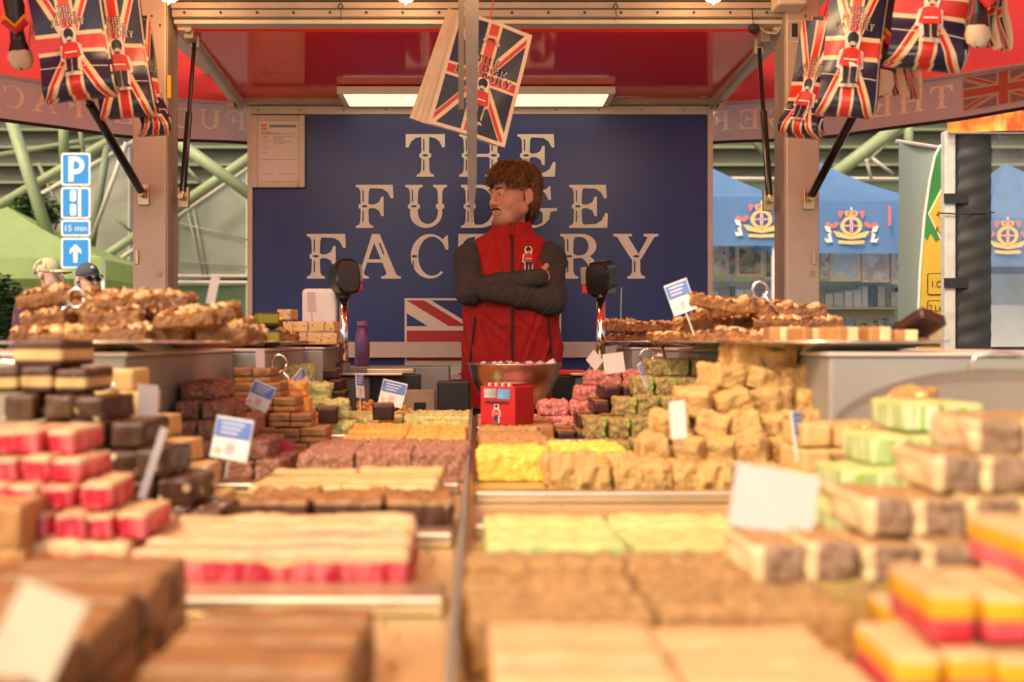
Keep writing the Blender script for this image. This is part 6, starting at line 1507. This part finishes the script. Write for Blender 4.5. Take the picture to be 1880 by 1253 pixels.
def crest(t, px, py, D, s=1.0):
    o = MB(); S = lambda dx, dy: W(px + dx * s, py + dy * s * .74, D)
    def poly(pts, m, off): o.add([S(*p) + Vector((0, -off, 0)) for p in pts], [list(range(len(pts)))], m)
    poly(_ov(0, 4, 20, 24, 16), 0, 0); poly(_ov(0, 4, 13, 17, 14), 3, .003)
    poly([(-13, 2), (13, 2), (13, 6), (-13, 6)], 2, .004); poly([(-2.5, -12), (2.5, -12), (2.5, 20), (-2.5, 20)], 2, .0045); poly([(-13, 3), (13, 3), (13, 5), (-13, 5)], 1, .005); poly([(-1.2, -13), (1.2, -13), (1.2, 21), (-1.2, 21)], 1, .0055)
    poly([(-10, -20), (10, -20), (12, -30), (6, -34), (0, -30), (-6, -34), (-12, -30)], 0, .002); poly(_ov(-5, -27, 4, 5, 8), 1, .004); poly(_ov(5, -27, 4, 5, 8), 1, .004); poly([(-1.5, -42), (1.5, -42), (1.5, -33), (-1.5, -33)], 2, .003)
    poly([(-34, 16), (-22, 20), (0, 30), (22, 20), (34, 16), (26, 32), (0, 38), (-26, 32)], 0, .0035); poly([(-24, 40), (0, 42), (24, 40), (24, 48), (0, 50), (-24, 48)], 0, .002)
    for sg in (-1, 1):
        rib = [(20, -12), (25, -26), (22, -34), (14, -32)], [(22, -2), (30, 10), (44, 8), (48, 0), (42, -6), (36, 2), (28, -6)], [(40, 6), (50, 4), (46, 18), (36, 22)], [(38, 22), (44, 24), (42, 38), (50, 34), (46, 46), (34, 44), (36, 36)]
        for i, r_ in enumerate(rib): poly([(sg * a, b) for a, b in r_], 1 if i in (0, 1) else 2, .002 + .001 * i)
    o.build('crest_print', [CG, CRD, CWH, CNB], t, fixn=False)
BLU = (.20, .38, .66)
gazebo('blue market gazebo with gold crest, partly hidden by the sign wall', 900, 1425, 11, 362, 452, (1170, 205), BLU, 3.0, [(1398, 400)])
gazebo('blue market gazebo with gold crest and pointed roof right of post', 1432, 1730, 11.4, 370, 466, (1567, 300), BLU, 2.2, [(1563, 412)])
t = thing('ribbon', 'pink ribbon hanging at the corner of the blue gazebo', 'ribbon', W(1633, 380, 11.3)); MB().box((0, 0, -.1), (.03, .006, .22)).build('strip', CRD, t, world_coords=False)
gazebo('lime green market gazebo at the far left', -330, 188, 17.5, 474, 512, (-60, 380), (.50, .62, .26), 3.0)
# goods under the blue gazebo
PIC = [pm('picture_%d' % i, a, .5, 0, .3, 9, c2=b, contrast=(.42, .58), spots=c, spot_scale=9, spot_size=.25) for i, (a, b, c) in enumerate((((.10, .14, .10), (.45, .36, .22), (.5, .1, .06)), ((.60, .55, .42), (.38, .52, .60), (.7, .6, .4)), ((.62, .60, .56), (.50, .36, .36), (.2, .24, .2)), ((.06, .09, .05), (.30, .28, .14), (.55, .45, .2)), ((.45, .30, .26), (.66, .58, .46), (.2, .16, .2))))]
FRM = pm('pale_wood_frame', (.70, .52, .32), .5)
def picture(label, px0, px1, py0, py1, D, m):
    t = thing('framed_picture', label, 'picture', W((px0 + px1) / 2, py1, D), 0, 'pictures under the blue gazebo'); w = X(px1, D) - X(px0, D); h = Z(py0, D) - Z(py1, D)
    MB().bx(-w / 2, w / 2, 0, .02, 0, h).build('frame', FRM, t, world_coords=False, bev=.004); b_ = w * .10
    MB().bx(-w / 2 + b_, w / 2 - b_, -.004, -.0005, b_, h - b_).build('print', m, t, world_coords=False)
for i, (a, b, c, d, m, lb) in enumerate(((1309, 1335, 447, 506, 4, 'dim picture at the left edge of the blue gazebo'), (1337, 1350, 449, 505, 0, 'narrow red and green picture under the gold crest'), (1352, 1402, 451, 508, 0, 'dark vehicle picture under the hidden blue gazebo'), (1404, 1430, 455, 512, 3, 'green book cover beside the right post'),
    (1507, 1522, 458, 512, 4, 'pale picture right of the post'), (1524, 1580, 460, 517, 1, 'bright city skyline picture under the blue gazebo'), (1583, 1633, 463, 519, 2, 'portrait picture in pale wooden frame under blue gazebo'), (1636, 1652, 465, 522, 4, 'picture cut off by the grey banner'))):
    picture(lb, a, b, c, d, 11.9, PIC[m])
DR = 12.6; t = thing('goods_rack', 'rack of small souvenirs under the blue gazebo', 'rack', (X(1480, DR), DR, 0))
RK = pm('rack_tan', (.62, .52, .38), .7)
MB().bx(X(1290, DR), X(1655, DR), DR + .2, DR + .25, 0, Z(515, DR)).build('back_board', RK, t)
for py in (565, 620, 675): MB().bx(X(1290, DR), X(1655, DR), DR - .1, DR + .19, Z(py, DR) - .02, Z(py, DR)).build('shelf_board', RK, t)
NTH = ['first', 'second', 'third', 'fourth', 'fifth', 'sixth', 'seventh', 'eighth', 'ninth', 'tenth', 'eleventh', 'twelfth', 'thirteenth', 'fourteenth', 'fifteenth', 'sixteenth', 'seventeenth', 'eighteenth', 'nineteenth', 'twentieth'] + ['%s' % w for w in ('twenty-first', 'twenty-second', 'twenty-third', 'twenty-fourth', 'twenty-fifth', 'twenty-sixth', 'twenty-seventh', 'twenty-eighth', 'twenty-ninth', 'thirtieth', 'thirty-first', 'thirty-second', 'thirty-third', 'thirty-fourth', 'thirty-fifth', 'thirty-sixth', 'thirty-seventh', 'thirty-eighth', 'thirty-ninth', 'fortieth')]
rr = random.Random(3); GC = [pm('goods_%d' % i, c, .5, 0, .3, 20, c2=d) for i, (c, d) in enumerate((((.10, .15, .19), (.22, .27, .28)), ((.45, .42, .34), (.66, .60, .50)), ((.12, .17, .10), (.32, .32, .2)), ((.62, .56, .48), (.78, .72, .62)), ((.28, .21, .17), (.45, .36, .3))))]
for py, hh in ((565, 40), (620, 36), (672, 34)):
    px = 1308; k_ = -1
    while px < 1650:
        k_ += 1; gi = rr.randrange(5)
        wpx = rr.choice((8, 12, 16, 20)); h = hh * rr.uniform(.6, 1.0)
        g = MB().bx(X(px, DR), X(px + wpx - 1, DR), DR - .06, DR + .1, Z(py, DR) + .002, Z(py - h, DR)).build('souvenir_box', GC[gi], None, bev=.01)
        tag(g, ('dark blue', 'tan', 'green', 'cream', 'brown')[gi] + ' souvenir box on ' + {565: 'top', 620: 'middle', 672: 'bottom'}[py] + ' rack shelf, ' + NTH[k_] + ' along', 'box', 'souvenirs on the rack'); px += wpx
# ------------------------------------------------------------------ right: banner, surfboard sign, tent with rolled curtain
D = 7.2; t = thing('banner_stand', 'plain grey green pull-up banner right of the blue gazebo', 'banner', (X(1687, D), D, 0))
bz0, bz1 = .12, Z(262, D); bx0, bx1 = X(1648, D), X(1728, D)
MB().sheet(lambda u, v: (bx0 + (bx1 - bx0) * u + (.03 * (1 - v) ** 2 * (1 - u)), D + .05 * math.sin(u * 2.6) + .02 * math.sin(v * 5), bz0 + (bz1 - .04 * u - bz0) * v), 10, 16, uv=False).build('sheet', pm('banner_grey', (.27, .31, .26), .45, 0, .06, 2), t, smooth=True)
MB().path([(bx0 - .01, D, bz1 + .01), (bx1, D + .01, bz1 - .035)], .014, 8).build('top_bar', M_['alu_light'], t); MB().bx(bx0, bx1, D - .08, D + .1, .004, .11).build('base', M_['alu'], t, bev=.01)
D = 6.6; t = thing('surfboard_sign', 'green and yellow surfboard shaped sign behind the white tent pole', 'sign', (X(1725, D), D, 0))
outl = [(1683, 700), (1685, 600), (1689, 500), (1697, 400), (1707, 330), (1716, 288), (1726, 268), (1738, 262), (1752, 270), (1768, 300), (1780, 360), (1788, 450), (1790, 560), (1790, 700)]
SG, SY = pm('surf_green', (.05, .28, .06), .35, 0, .2, 3), pm('surf_yellow', (.78, .46, .05), .35, 0, .08, 5)
MB().prism([(X(a, D), Z(b, D)) for a, b in outl], lambda p: (p[0], D + .03, p[1]), lambda p: (p[0], D, p[1])).build('board', SY, t, bev=.004)
gp = [(1694, 430), (1698, 398), (1707, 331), (1717, 288), (1727, 269), (1738, 263), (1752, 271), (1768, 301), (1778, 355), (1782, 420), (1760, 440), (1735, 428), (1718, 445), (1708, 428), (1702, 442)]
MB().prism([(X(a, D), Z(b, D)) for a, b in gp], lambda p: (p[0], D - .001, p[1]), lambda p: (p[0], D - .003, p[1])).build('green_field', SG, t)
MB().path([(X(a, D), D - .002, Z(b, D)) for a, b in outl[:9]], .008, 6).build('pale_edge', M_['cream'], t)
dm = [(1703, 393), (1740, 322), (1777, 393), (1740, 472)]
dd = MB().prism([(X(a, D), Z(b, D)) for a, b in dm], lambda p: (p[0], D - .004, p[1]), lambda p: (p[0], D - .008, p[1])).build('diamond', M_['cream'], t)
MB().prism([(X(1740 + (a - 1740) * .93, D), Z(395 + (b - 395) * .93, D)) for a, b in dm], lambda p: (p[0], D - .0085, p[1]), lambda p: (p[0], D - .011, p[1])).build('yellow_face', SY, dd)
def stext(s, px, py, size, par): 
    me = text_mesh('legend', s, size, M_['dark_ink']); o = link('legend', me, par, True); o.rotation_euler = (R(90), 0, 0); o.location = (X(px, D), D - .0125, Z(py, D)); o.scale = (.8, 1, 1)
stext('4 REA', 1717, 400, .058, dd); stext('TO', 1723, 414, .058, dd); stext('KANG', 1716, 428, .058, dd)
me = MB(); me.path([(X(1726, D), D - .014, Z(366, D)), (X(1732, D), D - .014, Z(361, D)), (X(1736, D), D - .014, Z(350, D)), (X(1744, D), D - .014, Z(346, D))], [.003, .008, .012, .008], 6); me.build('animal_mark', M_['dark_ink'], dd)
for (y0, y1, ls) in ((502, 542, (('1.Only', 1707, 528),)), (552, 594, (('2.Leane', 1704, 572), ('Red M', 1711, 588))), (652, 680, (('3.Lo', 1712, 672),))):
    pb = MB().prism(rrect(X(1702, D), X(1780, D), Z(y1, D), Z(y0, D), .012, 3), lambda p: (p[0], D - .002, p[1]), lambda p: (p[0], D - .005, p[1])).build('text_panel', M_['dark_ink'], t)
    MB().prism(rrect(X(1703.5, D), X(1778, D), Z(y1 - 1.5, D), Z(y0 + 1.5, D), .010, 3), lambda p: (p[0], D - .0055, p[1]), lambda p: (p[0], D - .008, p[1])).build('panel_face', SY, pb)
    for s, px, py in ls: stext(s, px, py, .062, pb)
D = 5.9; t = thing('grill_tent', 'tent with flame printed valance, white pole and rolled black curtain', 'tent', (X(1850, D), D, 0))
MB().bx(X(1735, D), X(1755, D), D, D + .06, 0, Z(240, D)).build('pole', pm('tent_pole_white', (.66, .60, .52), .4), t, bev=.008)
MB().sheet(lambda u, v: (X(1735, D) + 2.2 * u, D - .03 - .6 * u * 0 + .012 * math.sin(u * 30), Z(246, D) + .128 * v + .06 * u), 40, 2, uv=False).build('flame_valance', pm('flame_print', (.85, .45, .05), .6, 0, .1, 5, c2=(.75, .10, .02), contrast=(.45, .6), stripes=((.88, .70, .20), (9, 9, 3), .55)), t, smooth=True)
MB().bx(X(1735, D), X(1735, D) + 2.2, D - .05, D - .035, Z(249, D), Z(246.5, D)).build('valance_hem', pm('hem_mauve', (.30, .2, .2), .6), t)
cu = MB().sheet(lambda u, v: (X(1756, D) + .215 * u, D + .03 - .035 * math.sin(u * math.pi) - .010 * (.5 * math.sin(v * 34 + 3 * math.sin(u * 3)) + .5 * math.sin(v * 57 + u)) * math.sin(u * math.pi) * .7 - .003 * math.sin(v * 91 - 4 * u + 1), Z(700, D) + (Z(246, D) - Z(700, D)) * v), 14, 90, uv=False).build('rolled_curtain', pm('black_curtain', (.035, .032, .028), .55, 0, .1, 12), t, smooth=True)
MB().bx(X(1755.5, D), X(1774, D), D + .02, D + .05, 0, Z(248, D)).build('curtain_edge', M_['rubber'], t)
for py in (365, 520): MB().bx(X(1732, D), X(1776, D), D - .012, D - .006, Z(py + 9, D), Z(py - 9, D)).build('strap', M_['rubber'], t)
MB().path([(X(1722, D), D - .012, Z(392, D)), (X(1760, D), D - .014, Z(394, D)), (X(1824, D), D - .01, Z(391, D))], .004, 5).build('bungee', M_['rubber'], t)
MB().sheet(lambda u, v: (X(1825, D) + .6 * u, D + .03 + .02 * math.sin(u * 9 + v * 6) + .012 * math.sin(v * 17 + u * 21), Z(636, D) + (Z(246, D) - Z(636, D)) * v), 24, 40, uv=False).build('clear_window', clearmat('crinkled_pvc', (.94, .93, .90), .12, .08, milk=.08), t, smooth=True)
MB().sheet(lambda u, v: (X(1825, D) + .6 * u, D + .03 + .01 * math.sin(u * 9), .05 + (Z(637, D) - .05) * v), 10, 4, uv=False).build('lower_skirt', pm('black_skirt', (.02, .02, .02), .6), t, smooth=True)
gazebo('blue gazebo with orange crest seen through the clear window', 1800, 2150, 10.5, 400, 490, (1960, 300), BLU, 2.5, [(1850, 430)])
D = 11.2; t = thing('stall_table', 'pale covered stall table behind the clear plastic window', 'table', (X(1870, D), D, 0)); MB().bx(X(1800, D), X(2000, D), D, D + .6, 0, Z(560, D)).build('cloth', M_['white'], t, bev=.02)
MB().bx(X(1800, D), X(2000, D), D + .8, D + .85, Z(560, D), Z(495, D)).build('back_sheet', M_['white'], t)
